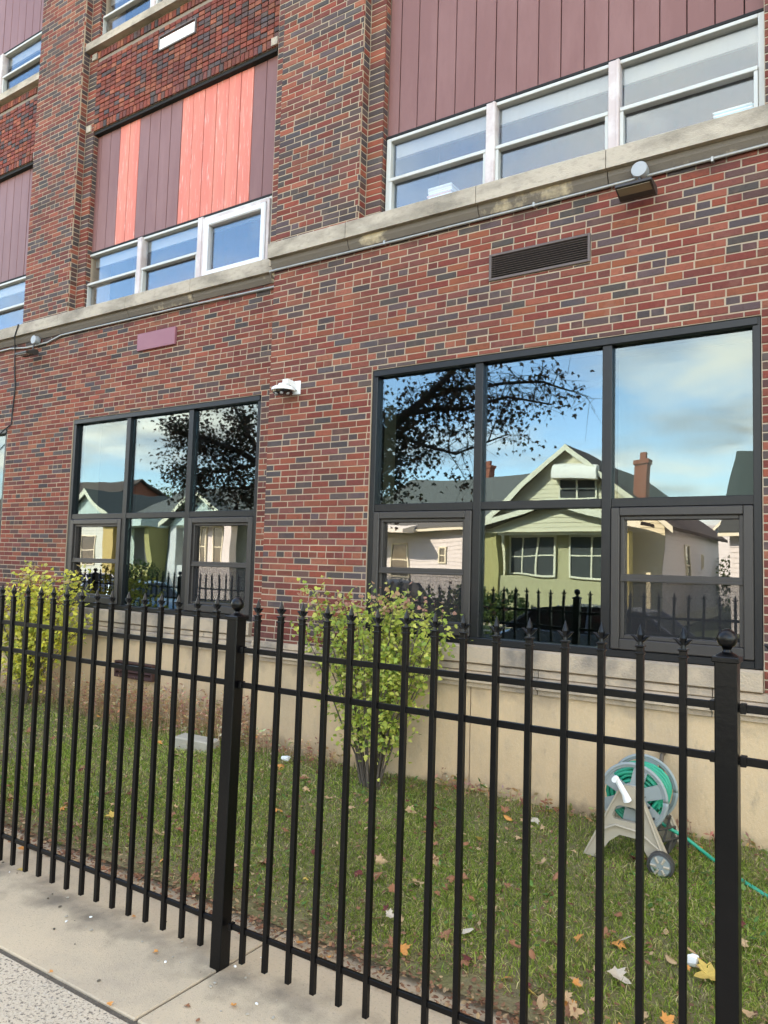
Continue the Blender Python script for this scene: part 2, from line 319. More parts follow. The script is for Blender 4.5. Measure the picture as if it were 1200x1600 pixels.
# ------------------------------------------------------------------ setting: ground, road, pavements
def zl(y): return 0.015+0.275*max(0.0, min(1.0, (y-3.15)/2.1))**0.9     # lawn rises from the fence to the wall
gm = MB(); gm.add([(-400,-400,-0.14),(400,-400,-0.14),(400,400,-0.14),(-400,400,-0.14)], [(0,1,2,3)])
structure(gm.build('ground', verge_m))
ROAD0, ROAD1 = -11.4, -2.9
structure(MB().box(-300, ROAD0, -0.3, 300, ROAD1, -0.12).build('road', asphalt_m))
kb = structure(MB().box(-300, ROAD1, -0.3, 300, ROAD1+0.15, 0.0, 0.015).build('kerb', block_m))
kb2 = structure(MB().box(-300, ROAD0-0.15, -0.3, 300, ROAD0, 0.0, 0.015).build('kerb', block_m))
structure(MB().box(-300, ROAD1+0.15, -0.3, 300, -0.6, -0.01).build('verge', verge_m))
structure(MB().box(-300, -13.2, -0.3, 300, ROAD0-0.15, -0.01).build('verge', verge_m))
structure(MB().box(-300, -14.6, -0.3, 300, -13.2, 0.0).build('far_pavement', concrete_m))
structure(MB().box(-300, -60, -0.3, 300, -14.6, -0.02).build('front_lawns', verge_m))
walk = structure(MB().box(-40, -0.6, -0.3, 30, 3.36, -0.014).build('sidewalk', joint_m))
def slab(x0, x1, y0, y1, mt, dz=0.0):
    g = 0.007; b = MB(); b.box(x0+g, y0+g, -0.12, x1-g, y1-g, dz, 0.006); return b.build('slab', mt, walk)
xs = [-2.73+2.6*i for i in range(-8, 5)]
for i in range(len(xs)-1):
    slab(xs[i], xs[i+1], 2.297, 3.34, concrete_m, random.uniform(-0.002, 0.002))
    for j, (y0, y1) in enumerate(((0.77, 2.276), (-0.6, 0.77))):
        slab(xs[i]+0.3, xs[i+1]+0.3, y0, y1, agg_m, random.uniform(-0.002, 0.001))
# lawn sheet
nx, ny = 240, 40; X = np.linspace(-26, 9, nx); Y = np.linspace(3.26, 5.75, ny); XX, YY = np.meshgrid(X, Y)
bumps = lambda x, y: 0.012*np.sin(3.1*x+1.3*y)*np.sin(2.3*y+0.7*x)+0.006*np.sin(9*x+5*y)*np.sin(8*y-4*x)
ZZ = np.vectorize(zl)(YY)+bumps(XX, YY)*np.clip((YY-3.3)*3, 0, 1)
V = np.stack([XX, YY, ZZ], -1).reshape(-1, 3); idx = np.arange(nx*ny).reshape(ny, nx)
T = np.stack([idx[:-1,:-1], idx[:-1,1:], idx[1:,1:], idx[1:,:-1]], -1).reshape(-1, 4)
structure(np_mesh('lawn_soil', V, T, soil_m, smooth=True))
def lz(x, y): return zl(y)+float(bumps(x, y))*min(1, max(0, (y-3.3)*3))

# ------------------------------------------------------------------ the school building
YA, YB = 5.383, 5.64
XE = -4.91                      # left edge of the projecting bay
XL, XR, TOP = -24.0, 7.0, 13.4  # unseen left end and top stretched so the building's shade covers the tree
bld = empty('school_building', (0, YA, 0), 'long red brick school building with limestone bands and maroon metal panels', 'building')
def part(mb, name, mt, parent=bld, smooth=False, kind=None): return mb.build(name, mt, parent, smooth, kind)
CH, SP, HP, JT = 0.059, 0.196, 0.098, 0.0098     # course height, stretcher and header pitch, joint
ROW0 = 3.4745
REDS = [(0.205,0.050,0.032),(0.175,0.042,0.029),(0.235,0.066,0.039),(0.185,0.056,0.039),(0.150,0.040,0.031),(0.25,0.082,0.049),(0.155,0.052,0.043)]
DARKS = [(0.074,0.059,0.060),(0.064,0.050,0.049),(0.092,0.066,0.065),(0.102,0.052,0.045),(0.080,0.058,0.053)]
def brick_colour(dark):
    c = random.choice(DARKS) if random.random() < dark else random.choice(REDS)
    k = random.uniform(0.82, 1.2); return tuple(min(1, q*k*random.uniform(0.95, 1.05)) for q in c)
BR = []   # (origin, u, n, u0,u1,z0,z1, tint, full, can_be_piece)
def lay(o, u, n, u0, u1, z0, z1, holes=(), dark=0.25, piece=False, headers_only=False):
    k0 = math.floor((z0-ROW0)/CH); k1 = math.ceil((z1-ROW0)/CH)
    for k in range(k0, k1):
        za, zb = max(z0, ROW0+k*CH), min(z1, ROW0+(k+1)*CH)
        if zb-za < 0.018: continue
        head = (k % 6 == 0) or headers_only
        off = (0.0 if k % 2 else HP)+((k*7919) % 5)*0.006
        x = u0-(off % SP)-(SP if head else 0); edges = []
        while x < u1:
            w = HP if (head and (headers_only or random.random() > 0.13)) else SP
            edges.append((x, x+w)); x += w
        for (a, b) in edges:
            a, b = max(a, u0), min(b, u1)
            if b-a < 0.02: continue
            segs = [(a, b, za, zb)]
            for (h0, h1, g0, g1) in holes:
                ns = []
                for (p, q, s, t) in segs:
                    if q <= h0 or p >= h1 or t <= g0 or s >= g1: ns.append((p, q, s, t)); continue
                    if p < h0: ns.append((p, h0, s, t))
                    if q > h1: ns.append((h1, q, s, t))
                    pp, qq = max(p, h0), min(q, h1)
                    if s < g0: ns.append((pp, qq, s, g0))
                    if t > g1: ns.append((pp, qq, g1, t))
                segs = ns
            for (p, q, s, t) in segs:
                if q-p < 0.02 or t-s < 0.016: continue
                full = piece and abs(t-s-CH) < 1e-6 and (abs(q-p-SP) < 1e-4 or abs(q-p-HP) < 1e-4)
                BR.append((o, u, n, p, q, s, t, brick_colour(dark), full))
def lay_column(o, u, n, u0, u1, z0, z1, dark):
    for k in range(math.floor((z0-ROW0)/CH), math.ceil((z1-ROW0)/CH)):
        za, zb = max(z0, ROW0+k*CH), min(z1, ROW0+(k+1)*CH)
        if zb-za > 0.018: BR.append((o, u, n, u0, u1, za, zb, brick_colour(dark), False))
def brick_verts(o, u, n, p, q, s, t, depth=0.02, jit=True):
    g = JT/2; a0, a1, b0, b1 = p+g, q-g, s+g, t-g
    j = (lambda r: random.uniform(-r, r)) if jit else (lambda r: 0.0)
    pr = j(0.0012); c = 0.0028; tx, tz = j(0.0012), j(0.0008)
    a0 += j(0.0015); a1 += j(0.0015); b0 += j(0.0008); b1 += j(0.0008)
    o = Vector(o); u = Vector(u); n = Vector(n); z = Vector((0, 0, 1)); vs = []
    for d, ins in ((-depth, 0), (-c, 0), (0, c)):
        for (aa, bb, sa, sb) in ((a0+ins, b0+ins, -1, -1), (a1-ins, b0+ins, 1, -1), (a1-ins, b1-ins, 1, 1), (a0+ins, b1-ins, -1, 1)):
            dd = d+pr+(tx*sa+tz*sb if d > -depth else 0)
            vs.append(o+u*aa+z*bb+n*dd)
    fs = [(8,9,10,11)]
    for k in range(4):
        l = (k+1) % 4; fs += [(4+k,4+l,8+l,8+k), (k,l,4+l,4+k)]
    return vs, fs

# window openings: (x0, x1) on the ground floor
WIN_A = [(-3.70, -0.60), (1.0, 4.1)]
WIN_B = [(-8.42, -5.25), (-13.1, -9.90), (-17.8, -14.6)]
WZ0, WZ1 = 1.41, 3.73
VENT = (-2.575, -1.745, 4.325, 4.545)
fo = (0, YA, 0); fu = (1, 0, 0); fn = (0, -1, 0)
holes_a = [(a, b, 1.0, WZ1) for a, b in WIN_A]+[VENT]
lay(fo, fu, fn, XE, XR, 1.262, 4.90, holes_a, 0.27, piece=True)
holes_b = [(a, b, 1.0, WZ1) for a, b in WIN_B]
lay((0, YB, 0), fu, fn, -18.2, XE, 1.262, 4.90, holes_b, 0.22)
# upper piers, inner strips and their right-hand returns
PIERS = [(YA, -4.91, -3.91), (YA, -0.41, 0.59), (YB, -9.70, -8.69), (YB, -14.45, -13.45)]
UP0, UP1 = 5.10, 10.2
OPEN = []          # upper openings: (y plane, x0, x1)
for (y, a, b) in PIERS:
    lay((0, y, 0), fu, fn, a, b, UP0, UP1, (), 0.42)
    lay_column((b, y+0.022, 0), (0, 1, 0), (1, 0, 0), -0.004, 0.092, UP0, UP1, 0.6)
    lay_column((0, y+0.11, 0), fu, fn, b, b+0.174, UP0, UP1, 0.5)
    lay_column((b+0.17, y+0.132, 0), (0, 1, 0), (1, 0, 0), -0.004, 0.064, UP0, UP1, 0.6)
    lay_column((0, y+0.11, 0), fu, fn, a-0.17, a, UP0, UP1, 0.5)
BAYS = [(YA, -3.74, -0.58), (YA, 0.76, 3.9), (YB, -8.52, -5.08), (YB, -13.28, -9.87)]
SPZ0, SPZ1 = 7.60, 8.70
# stacked-header spandrels above the panels (each brick stands proud and uneven)
SPAN = []
def spandrel(y, x0, x1):
    for k in range(int((SPZ1-SPZ0-0.2)/0.0605)):
        z = SPZ0+0.10+k*0.0605
        for i in range(int((x1-x0)/0.1)):
            x = x0+i*(x1-x0)/int((x1-x0)/0.1)
            SPAN.append(((0, y-0.004+random.uniform(-0.003, 0.003), 0), fu, fn, x, x+0.1, z, z+0.0605, tuple(1.05*q for q in brick_colour(0.28))))
    for (za, zb) in ((SPZ0, SPZ0+0.1), (SPZ1-0.1, SPZ1)):
        for i in range(int((x1-x0)/0.066)):
            x = x0+i*0.066; SPAN.append(((0, y-0.004, 0), fu, fn, x, x+0.066, za, zb, brick_colour(0.15)))
for (y, a, b) in BAYS: spandrel(y+0.11, a, b)

# mortar body of the walls
wb = MB()
def wall_boxes(y0, y1, x0, x1, z0, z1, holes):
    cuts = sorted(set([x0, x1]+[h for w in holes for h in w[:2]]))
    for a, b in zip(cuts, cuts[1:]):
        zs = [z0]; mid = (a+b)/2
        for h in sorted(holes, key=lambda h: h[2]):
            if h[0] <= mid <= h[1]: zs += [h[2], h[3]]
        zs.append(z1)
        for i in range(0, len(zs), 2):
            if zs[i+1] > zs[i]+1e-4: wb.box(a, y0, zs[i], b, y1, zs[i+1])
MD = 0.0042
wall_boxes(YA+MD, YA+0.42, XE+MD, XR, 1.0, 5.0, [(a, b, 1.0, WZ1) for a, b in WIN_A]+[VENT])
wall_boxes(YB+MD, YB+0.42, XL, XE+MD, 1.0, 5.0, [(a, b, 1.0, WZ1) for a, b in WIN_B])
for (y, a, b) in PIERS:
    wb.box(a+MD, y+MD, 5.0, b-MD, y+0.5, TOP)
    wb.box(b-MD, y+0.11+MD, 5.0, b+0.17-MD, y+0.5, TOP); wb.box(a-0.17, y+0.11+MD, 5.0, a+MD, y+0.5, TOP)
wall = part(wb, 'brick_wall', mortar_m)
sb = MB()
for (y, a, b) in BAYS: sb.box(a-0.02, y+0.11+0.014, SPZ0+0.002, b+0.02, y+0.42, SPZ1+0.2)
span = part(sb, 'spandrel', mortar_dark_m)
# plain unseen masonry; height and left reach set to shade the tree
ub = MB()
ub.box(XL, YB+0.51, 10.25, XR, YB+0.9, TOP); ub.box(0.76+3.3, YA+0.1, 5.15, XR, YA+0.6, TOP); ub.box(XL, YB+0.1, 5.15, -14.65, YB+0.6, TOP)
ub.box(XL, YB+0.9, 4.9, XR, YB+12, TOP); ub.box(XR, YA+0.3, 0, XR+0.3, YB+12, TOP); ub.box(XL-0.3, YB+0.3, 0, XL, YB+12, TOP)
upper_m = mat('far_brick', (0.17, 0.055, 0.045), 0.9, var=[(9, 0.6, (0.08, 0.05, 0.05), 0.5, 0.7)])
part(ub, 'rear_masonry', upper_m)

# 300 bricks that show largest become pieces, the rest one mesh
def screen_area(b):
    o, u, n, p, q, s, t = b[:7]; c = [pix(o[0]+u[0]*x, o[1]+u[1]*x, z) for x, z in ((p, s), (q, s), (q, t), (p, t))]
    if any(not (0 < x < 1200 and 0 < y < 1600) for x, y in c): return -1
    return abs(sum(c[i][0]*c[(i+1) % 4][1]-c[(i+1) % 4][0]*c[i][1] for i in range(4)))/2
cand = sorted([i for i, b in enumerate(BR) if b[8]], key=lambda i: -screen_area(BR[i]))[:300]
single = set(cand); variants = {}
def variant(w, kcol):
    key = (round(w, 3), kcol)
    if key not in variants:
        mb = MB(); c = (DARKS+REDS)[kcol]; mb.cur = tuple(x*random.uniform(0.95, 1.1) for x in c)
        vs, fs = brick_verts((0, 0, 0), fu, fn, -w/2, w/2, -CH/2, CH/2); mb.add(vs, fs); variants[key] = mb.mesh('brick', brick_m)
    return variants[key]
bw = MB()
for i, b in enumerate(BR):
    o, u, n, p, q, s, t, c, full = b
    if i in single:
        pal = DARKS+REDS; kc = random.randrange(len(DARKS)) if c[0] < 0.128 else len(DARKS)+random.randrange(len(REDS))
        ob = bpy.data.objects.new('brick', variant(q-p, kc)); col.objects.link(ob)
        ob.location = ((p+q)/2, YA+random.uniform(-0.0015, 0.001), (s+t)/2); ob.rotation_euler = (random.uniform(-.012, .012), random.uniform(-.004, .004), random.uniform(-.006, .006))
        ob.parent = wall; ob.matrix_parent_inverse = parent_inv(wall)
    else:
        bw.cur = c; vs, fs = brick_verts(o, u, n, p, q, s, t); bw.add(vs, fs)
part(bw, 'brickwork', brick_m, wall, kind='stuff')
bw2 = MB()
for (o, u, n, p, q, s, t, c) in SPAN:
    bw2.cur = c; vs, fs = brick_verts(o, u, n, p, q, s, t, depth=0.03); bw2.add(vs, fs)
part(bw2, 'brickwork', brick_m, span, kind='stuff')

# stone: base blocks, ledge, sills, belt course
def stones(name, mt, y, joints, prof, parent, gap=0.006, c=0.005):
    """prof: list of (depth out of plane y, z) closed polygon in (y,z), one block between each pair of joints"""
    for a, b in zip(joints, joints[1:]):
        mb = MB(); mb.prism([(y+p, z) for p, z in prof], a+gap/2, b-gap/2, 'X'); part(mb, name, mt, parent)
backing = MB(); backing.box(XE+0.002, YA+0.01, -0.2, XR, YA+0.4, 1.0); backing.box(XL, YB+0.01, -0.2, XE+0.002, YB+0.4, 1.0)
base = part(backing, 'foundation_wall', mortar_m)
ja = [XE, -3.70, -2.656, -1.608, -0.55, 0.5, 1.6, 2.7, 3.8, 4.9, 6.0, 7.0]
jb = [-18.2, -16.6, -15.0, -13.2, -11.6, -10.0, -8.4, -6.85, -5.3, XE]
rect = lambda d, z0, z1: [(d, z0), (0.2, z0), (0.2, z1), (d, z1)]
stones('base_stone', base_m, YA, ja, rect(-0.022, -0.1, 1.085), base, 0.008)
stones('base_stone', base_m, YB, jb, rect(-0.022, -0.1, 1.085), base, 0.004)
ledge_prof = [(-0.045, 1.087), (0.2, 1.087), (0.2, 1.262), (-0.010, 1.262), (-0.026, 1.256), (-0.030, 1.214), (-0.014, 1.206), (-0.072, 1.194), (-0.076, 1.128), (-0.045, 1.120)]
lg = MB(); lg.box(XE+0.03, YA+0.03, 1.09, XR, YA+0.3, 1.2); lg.box(XL, YB+0.03, 1.09, XE+0.03, YB+0.3, 1.2)
ledge = part(lg, 'water_table', mortar_m)
stones('ledge_stone', ledge_m, YA, [XE-0.07, -3.3, -2.1, -0.9, 0.4, 2, 3.6, 5.3, 7], ledge_prof, ledge)
stones('ledge_stone', ledge_m, YB, [-18.2, -16, -14, -12, -10.2, -8.6, -7.0, -5.9, XE-0.08], ledge_prof, ledge)
for (y, ws) in ((YA, WIN_A), (YB, WIN_B)):
    for (a, b) in ws:
        w = (b-a); js = [a, a+0.99+0.0, a+1.02+1.08, b]
        stones('sill_stone', ledge_m, y, js, [(-0.042, 1.275), (-0.01, 1.264), (0.2, 1.264), (0.2, WZ0-0.004), (0.0, WZ0-0.004), (-0.040, WZ0-0.016)], ledge)
bc = MB(); bc.box(XE+0.02, YA+0.02, 4.9, XR, YA+0.5, 5.09); bc.box(XL, YB+0.02, 4.9, XE+0.02, YB+0.5, 5.09)
belt = part(bc, 'belt_course', mortar_m)
bja = [-4.925, -3.985, -2.67, -1.61, -0.4, 0.8, 2.0, 3.2, 4.4, 5.6, 7.0]
bjb = [-18.2, -16.9, -15.5, -14.2, -12.8, -11.5, -10.1, -8.76, -7.41, -6.30, XE-0.02]
belt_prof = [(-0.088, 4.972), (0.3, 4.972), (0.3, 5.15), (0.0, 5.145), (-0.08, 5.122), (-0.088, 5.114)]
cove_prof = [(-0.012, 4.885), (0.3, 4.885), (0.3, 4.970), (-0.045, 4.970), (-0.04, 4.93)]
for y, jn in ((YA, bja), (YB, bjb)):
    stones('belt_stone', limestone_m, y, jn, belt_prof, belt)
    stones('cove_stone', shaded_stained_m, y, jn, cove_prof, belt, 0.008)

# ---- windows on the ground floor
def rectframe(mb, x0, x1, z0, z1, w, y0, y1, c=0.004, wb_=None):
    wb_ = w if wb_ is None else wb_
    mb.box(x0, y0, z0, x0+w, y1, z1, c); mb.box(x1-w, y0, z0, x1, y1, z1, c)
    mb.box(x0+w, y0, z1-w, x1-w, y1, z1, c); mb.box(x0+w, y0, z0, x1-w, y1, z0+wb_, c)
def quad(mb, x0, x1, z0, z1, y): return mb.add([(x0, y, z0), (x1, y, z0), (x1, y, z1), (x0, y, z1)], [(0, 1, 2, 3)])
def ground_window(y, x0, x1, open_left=False):
    W = x1-x0; m1, m2 = x0+0.325*W, x0+0.660*W; mw = 0.07; tz0, tz1 = 2.475, 2.54
    f = MB(); yf, yb, yg = y+0.012, y+0.15, y+0.062
    rectframe(f, x0+0.003, x1-0.003, WZ0, WZ1-0.003, 0.052, yf, yb)
    f.box(x0+0.02, yf-0.012, WZ1-0.06, x1-0.02, yf+0.01, WZ1-0.006, 0.004)
    for mx_ in (m1, m2): f.box(mx_, yf+0.004, WZ0+0.05, mx_+mw, yb, WZ1-0.05, 0.004)
    cols = [(x0+0.052, m1), (m1+mw, m2), (m2+mw, x1-0.052)]
    for (a, b) in cols: f.box(a, yf+0.008, tz0, b, yb, tz1, 0.004)
    win = part(f, 'window', bronze_m)
    for i, (a, b) in enumerate(cols):
        mb = MB(); mb.box(a+0.002, yg, tz1+0.001, b-0.002, yg+0.008, WZ1-0.054); part(mb, 'pane', streak_m if (i == 2 and x0 == -3.70) else mirror_m, win)
        if i == 1:
            mb = MB(); mb.box(a+0.002, yg, WZ0+0.054, b-0.002, yg+0.008, tz0-0.001); part(mb, 'pane', mirror_m, win)
        else:
            s = MB(); rectframe(s, a+0.004, b-0.004, WZ0+0.056, tz0-0.004, 0.060, y+0.004, y+0.05, 0.006, 0.075)
            rectframe(s, a+0.064, b-0.064, WZ0+0.131, tz0-0.064, 0.028, y+0.028, y+0.075, 0.004)
            zr = 1.975; s.box(a+0.066, y+0.020, zr-0.018, b-0.066, y+0.08, zr+0.022, 0.004)
            s.box(a+0.066, y+0.012, zr-0.03, b-0.066, y+0.03, zr-0.012, 0.003)
            part(s, 'sash', sash_m, win)
            mb = MB(); mb.box(a+0.092, y+0.070, zr+0.022, b-0.092, y+0.076, tz0-0.092); part(mb, 'pane', sashglass_m, win)
            mb = MB(); mb.box(a+0.092, y+0.074, WZ0+0.159, b-0.092, y+0.080, zr-0.018); part(mb, 'pane', sashglass_m, win)
            if not (open_left and i == 0):
                mb = MB(); quad(mb, a+0.085, b-0.085, WZ0+0.14, zr-0.014, y+0.045); part(mb, 'insect_screen', screen_m, win)
    # room behind the glass
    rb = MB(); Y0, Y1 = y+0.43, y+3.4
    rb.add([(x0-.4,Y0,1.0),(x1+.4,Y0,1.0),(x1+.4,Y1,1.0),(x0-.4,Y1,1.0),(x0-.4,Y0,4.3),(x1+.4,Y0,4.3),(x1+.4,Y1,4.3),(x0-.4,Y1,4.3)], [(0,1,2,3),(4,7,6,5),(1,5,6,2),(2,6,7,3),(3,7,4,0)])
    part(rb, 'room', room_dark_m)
    return win, cols
wins = []
for (a, b) in WIN_A: wins.append((YA, ground_window(YA, a, b)))
for k, (a, b) in enumerate(WIN_B): wins.append((YB, ground_window(YB, a, b, k == 0)))
# vertical blinds behind the upper right pane of the right-hand window
a, b = wins[0][1][1][2]
bl = MB(); bl.box(a-0.02, YA+0.20, 3.62, b+0.02, YA+0.24, 3.67); blind = part(bl, 'window_blind', blind_m)
nb = 13
for i in range(nb):
    x = a+(i+0.5)*(b-a)/nb; mb = MB(); w = 0.5*(b-a)/nb+0.004; d = 0.008
    mb.add([(x-w, YA+0.215-d, 1.5), (x+w, YA+0.215+d, 1.5), (x+w, YA+0.215+d, 3.62), (x-w, YA+0.215-d, 3.62)], [(0, 1, 2, 3)])
    mb.add([(x-w, YA+0.2165-d, 1.5), (x+w, YA+0.2165+d, 1.5), (x+w, YA+0.2165+d, 3.62), (x-w, YA+0.2165-d, 3.62)], [(3, 2, 1, 0)]); part(mb, 'blind_slat', blind_m, blind)

# ---- upper floors: panel fields, windows, sills
def panel_field(y, x0, x1, z0, z1, faded=(), first=0.125):
    bk = MB(); bk.box(x0-0.03, y+0.03, z0, x1+0.03, y+0.08, z1+0.02); bk.box(x0-0.01, y-0.02, z0-0.028, x1+0.01, y+0.03, z0-0.002, 0.003)
    fld = part(bk, 'panel_field', dark_m); w = 0.1935; xa, xb = x0, x0+first
    for k in range(1, 19):
        if xb-xa < 0.02: break
        mb = MB(); mb.box(xa+0.004, y+random.uniform(-0.002, 0.002), z0, xb-0.004, y+0.029, z1, 0.003)
        part(mb, 'panel', faded_m if k in faded else panel_m, fld); xa, xb = xb, min(x1, xb+w)
def upper_window(y, x0, x1, z0, z1, vinyl=False, wm=white_m):
    """three lights; the last may be a newer vinyl unit"""
    W = x1-x0; ms = [x0+0.325*W, x0+0.655*W]; mw = 0.085; f = MB(); y0, y1, yg = y-0.01, y+0.06, y+0.035
    f.box(x0, y0, z0, x0+0.045, y1, z1, 0.004); f.box(x1-0.045, y0, z0, x1, y1, z1, 0.004); f.box(x0+0.045, y0, z1-0.03, x1-0.045, y1, z1, 0.004); f.box(x0+0.045, y0, z0, x1-0.045, y1, z0+0.02, 0.003)
    win = part(f, 'window', wm)
    for mx_ in ms:
        mb = MB(); mb.box(mx_, y0-0.025, z0+0.0, mx_+mw, y1, z1-0.002, 0.004); mb.box(mx_+mw*0.72, y0-0.032, z0, mx_+mw*0.95, y0-0.02, z1-0.004, 0.002); part(mb, 'mullion', pink_white_m, win)
    cols = [(x0+0.045, ms[0]), (ms[0]+mw, ms[1]), (ms[1]+mw, x1-0.045)]; zr = z0+0.5*(z1-z0)-0.01
    for i, (a, b) in enumerate(cols):
        if vinyl and i == 2:
            v = MB(); rectframe(v, a+0.002, b+0.043, z0+0.022, z1-0.03, 0.04, y0-0.03, y0+0.05, 0.006); part(v, 'frame', pink_white_m, win)
            v = MB(); rectframe(v, a+0.044, b+0.001, z0+0.064, z1-0.072, 0.07, y0-0.05, y0+0.04, 0.012); part(v, 'sash', vinyl_m, win)
            mb = MB(); mb.box(a+0.114, y0+0.006, z0+0.134, b-0.069, y0+0.012, z1-0.142); part(mb, 'pane', clear_m, win); continue
        mb = MB(); mb.box(a+0.001, y0-0.018, zr-0.014, b-0.001, y1-0.02, zr+0.018, 0.004)
        mb.box(a+0.001, y0-0.012, z0+0.02, a+0.028, y1-0.02, zr-0.014, 0.003); mb.box(b-0.028, y0-0.012, z0+0.02, b-0.001, y1-0.02, zr-0.014, 0.003); part(mb, 'sash', wm, win)
        mb = MB(); mb.box(a+0.001, yg, zr+0.018, b-0.001, yg+0.006, z1-0.03); part(mb, 'pane', clear_m, win)
        mb = MB(); mb.box(a+0.028, yg-0.01, z0+0.02, b-0.028, yg-0.004, zr-0.014); part(mb, 'pane', clear_m, win)
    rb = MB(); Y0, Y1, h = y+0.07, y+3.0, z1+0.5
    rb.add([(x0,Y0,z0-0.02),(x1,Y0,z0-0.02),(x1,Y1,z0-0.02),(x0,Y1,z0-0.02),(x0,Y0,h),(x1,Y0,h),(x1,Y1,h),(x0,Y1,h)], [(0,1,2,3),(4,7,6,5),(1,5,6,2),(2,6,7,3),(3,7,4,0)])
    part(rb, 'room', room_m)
    sh = MB(); sh.box(x0+0.05, y+0.085, z1-0.15, x1-0.05, y+0.11, z1+0.02); part(sh, 'roller_shade', mat('grey_shade', (0.34, 0.33, 0.30), 0.8))
    return win
PZ0, PZ1 = 5.985, 7.56
bays_geo = [(YA, -3.74, -0.575, ()), (YA, 0.76, 3.93, ()), (YB, -8.60, -5.37, (4, 5, 10, 11, 12, 13, 14, 15)), (YB, -13.3, -9.83, ())]
for k, (y, a, b, fd) in enumerate(bays_geo):
    panel_field(y+0.19, a, b, PZ0, PZ1, fd, 0.155 if k == 2 else 0.125)
    upper_window(y+0.18, a+0.012, b-0.004, 5.152, PZ0-0.03, vinyl=(k == 2))
    lt = MB(); lt.box(a-0.02, y+0.13, PZ1+0.002, b+0.02, y+0.3, SPZ0-0.002); part(lt, 'shadow_line', dark_m)  # near-black strip paints the shadow line between panels and spandrel
    # upper sill and the next storey
    sm = MB(); sm.prism([(y+0.035, SPZ1+0.022), (y+0.4, SPZ1+0.022), (y+0.4, SPZ1+0.15), (y+0.10, SPZ1+0.14), (y+0.035, SPZ1+0.122)], a-0.12, b+0.12, 'X'); part(sm, 'window_sill', limestone_m)
    upper_window(y+0.18, a+0.012, b-0.004, SPZ1+0.142, SPZ1+0.90)
    panel_field(y+0.19, a, b, SPZ1+0.93, SPZ1+2.4)
    for (cx_, cz_) in ((a-0.06, SPZ0+0.01), (b-0.04, SPZ0+0.01), (a-0.02, SPZ1-0.10)):
        cb = MB(); cb.box(cx_, y+0.092, cz_, cx_+0.095, y+0.2, cz_+0.09, 0.004); part(cb, 'corner_stone', limestone_m)

# ---- louvres and plates on the walls
def louvre(x0, x1, z0, z1, y, n, mt=louvre_m, out_=0.0):
    f = MB(); rectframe(f, x0, x1, z0, z1, 0.020, y-0.014-out_, y+0.05, 0.003); bk = MB(); bk.box(x0+0.02, y+0.052, z0+0.02, x1-0.02, y+0.056, z1-0.02)
    v = part(f, 'louvre_vent', mt); part(bk, 'backing', dark_m, v); h = (z1-z0-0.04)/n
    for i in range(n):
        z = z0+0.02+i*h; mb = MB()
        mb.prism([(y-0.010-out_, z+0.004), (y-0.008-out_, z), (y+0.030, z+h*0.62), (y+0.028, z+h*0.62+0.005)], x0+0.0205, x1-0.0205, 'X'); part(mb, 'slat', mt, v)
    return v
louvre(-2.575, -1.745, 4.325, 4.545, YA, 10)
louvre(-7.23, -6.59, 0.675, 0.855, YB-0.085, 3, mat('rusty_louvre', (0.055, 0.026, 0.022), 0.6, spec=0.3))
mb = MB(); mb.box(-7.225, YB-0.03, 4.44, -6.575, YB+0.004, 4.645, 0.004); part(mb, 'wall_plate', redplate_m)['label'] = 'plain plum coloured metal plate'
mb = MB(); rectframe(mb, -7.28, -6.62, 8.23, 8.43, 0.02, YB+0.085, YB+0.14); pl = part(mb, 'wall_plate', louvre_m)
mb = MB(); mb.box(-7.258, YB+0.090, 8.252, -6.642, YB+0.11, 8.385, 0.004); part(mb, 'face_board', chalk_m, pl)['label'] = 'white board with chipped paint'
# outside tap
mb = MB(); mb.tube([(-1.206, YA-0.02, 0.80), (-1.206, YA-0.075, 0.80), (-1.206, YA-0.09, 0.77), (-1.206, YA-0.09, 0.66)], 0.014, 8); mb.lathe([(0, .0), (.03, .0), (.03, .012), (0, .012)], (-1.206, YA-0.06, 0.815), 8)
mb.lathe([(0.0, 0), (0.02, 0), (0.02, 0.03), (0.016, 0.034), (0.016, 0.05), (0.0, 0.05)], (-1.206, YA-0.09, 0.69), 10); part(mb, 'tap', brass_m)

# ------------------------------------------------------------------ things on the wall
cd = MB(); cz = 4.862
pathA = [(6.9, YA-0.022, cz+0.01), (-0.6, YA-0.022, cz+0.012), (-1.9, YA-0.022, cz), (-3.4, YA-0.022, cz-0.004), (-4.86, YA-0.022, cz+0.006), (-4.93, YA-0.03, cz), (-4.955, YA+0.02, cz-0.03), (-4.955, YB-0.05, cz-0.03), (-5.02, YB-0.024, cz-0.03), (-5.2, YB-0.022, cz-0.03), (-6.6, YB-0.022, cz-0.01), (-8.2, YB-0.022, cz), (-8.75, YB-0.022, cz+0.0), (-9.05, YB-0.022, cz-0.055), (-9.5, YB-0.022, cz-0.06), (-9.9, YB-0.022, cz-0.02), (-14, YB-0.022, cz)]
cd.tube(pathA, 0.0125, 8); conduit = cd.build('conduit', galv_m, smooth=True)
tag(conduit, 'thin galvanised conduit running along under the limestone band', 'conduit')
for x in (-0.9, -2.2, -3.6):
    mb = MB(); mb.box(x, YA-0.038, cz-0.016, x+0.018, YA-0.002, cz+0.022, 0.003); mb.build('clip', galv_m, conduit)
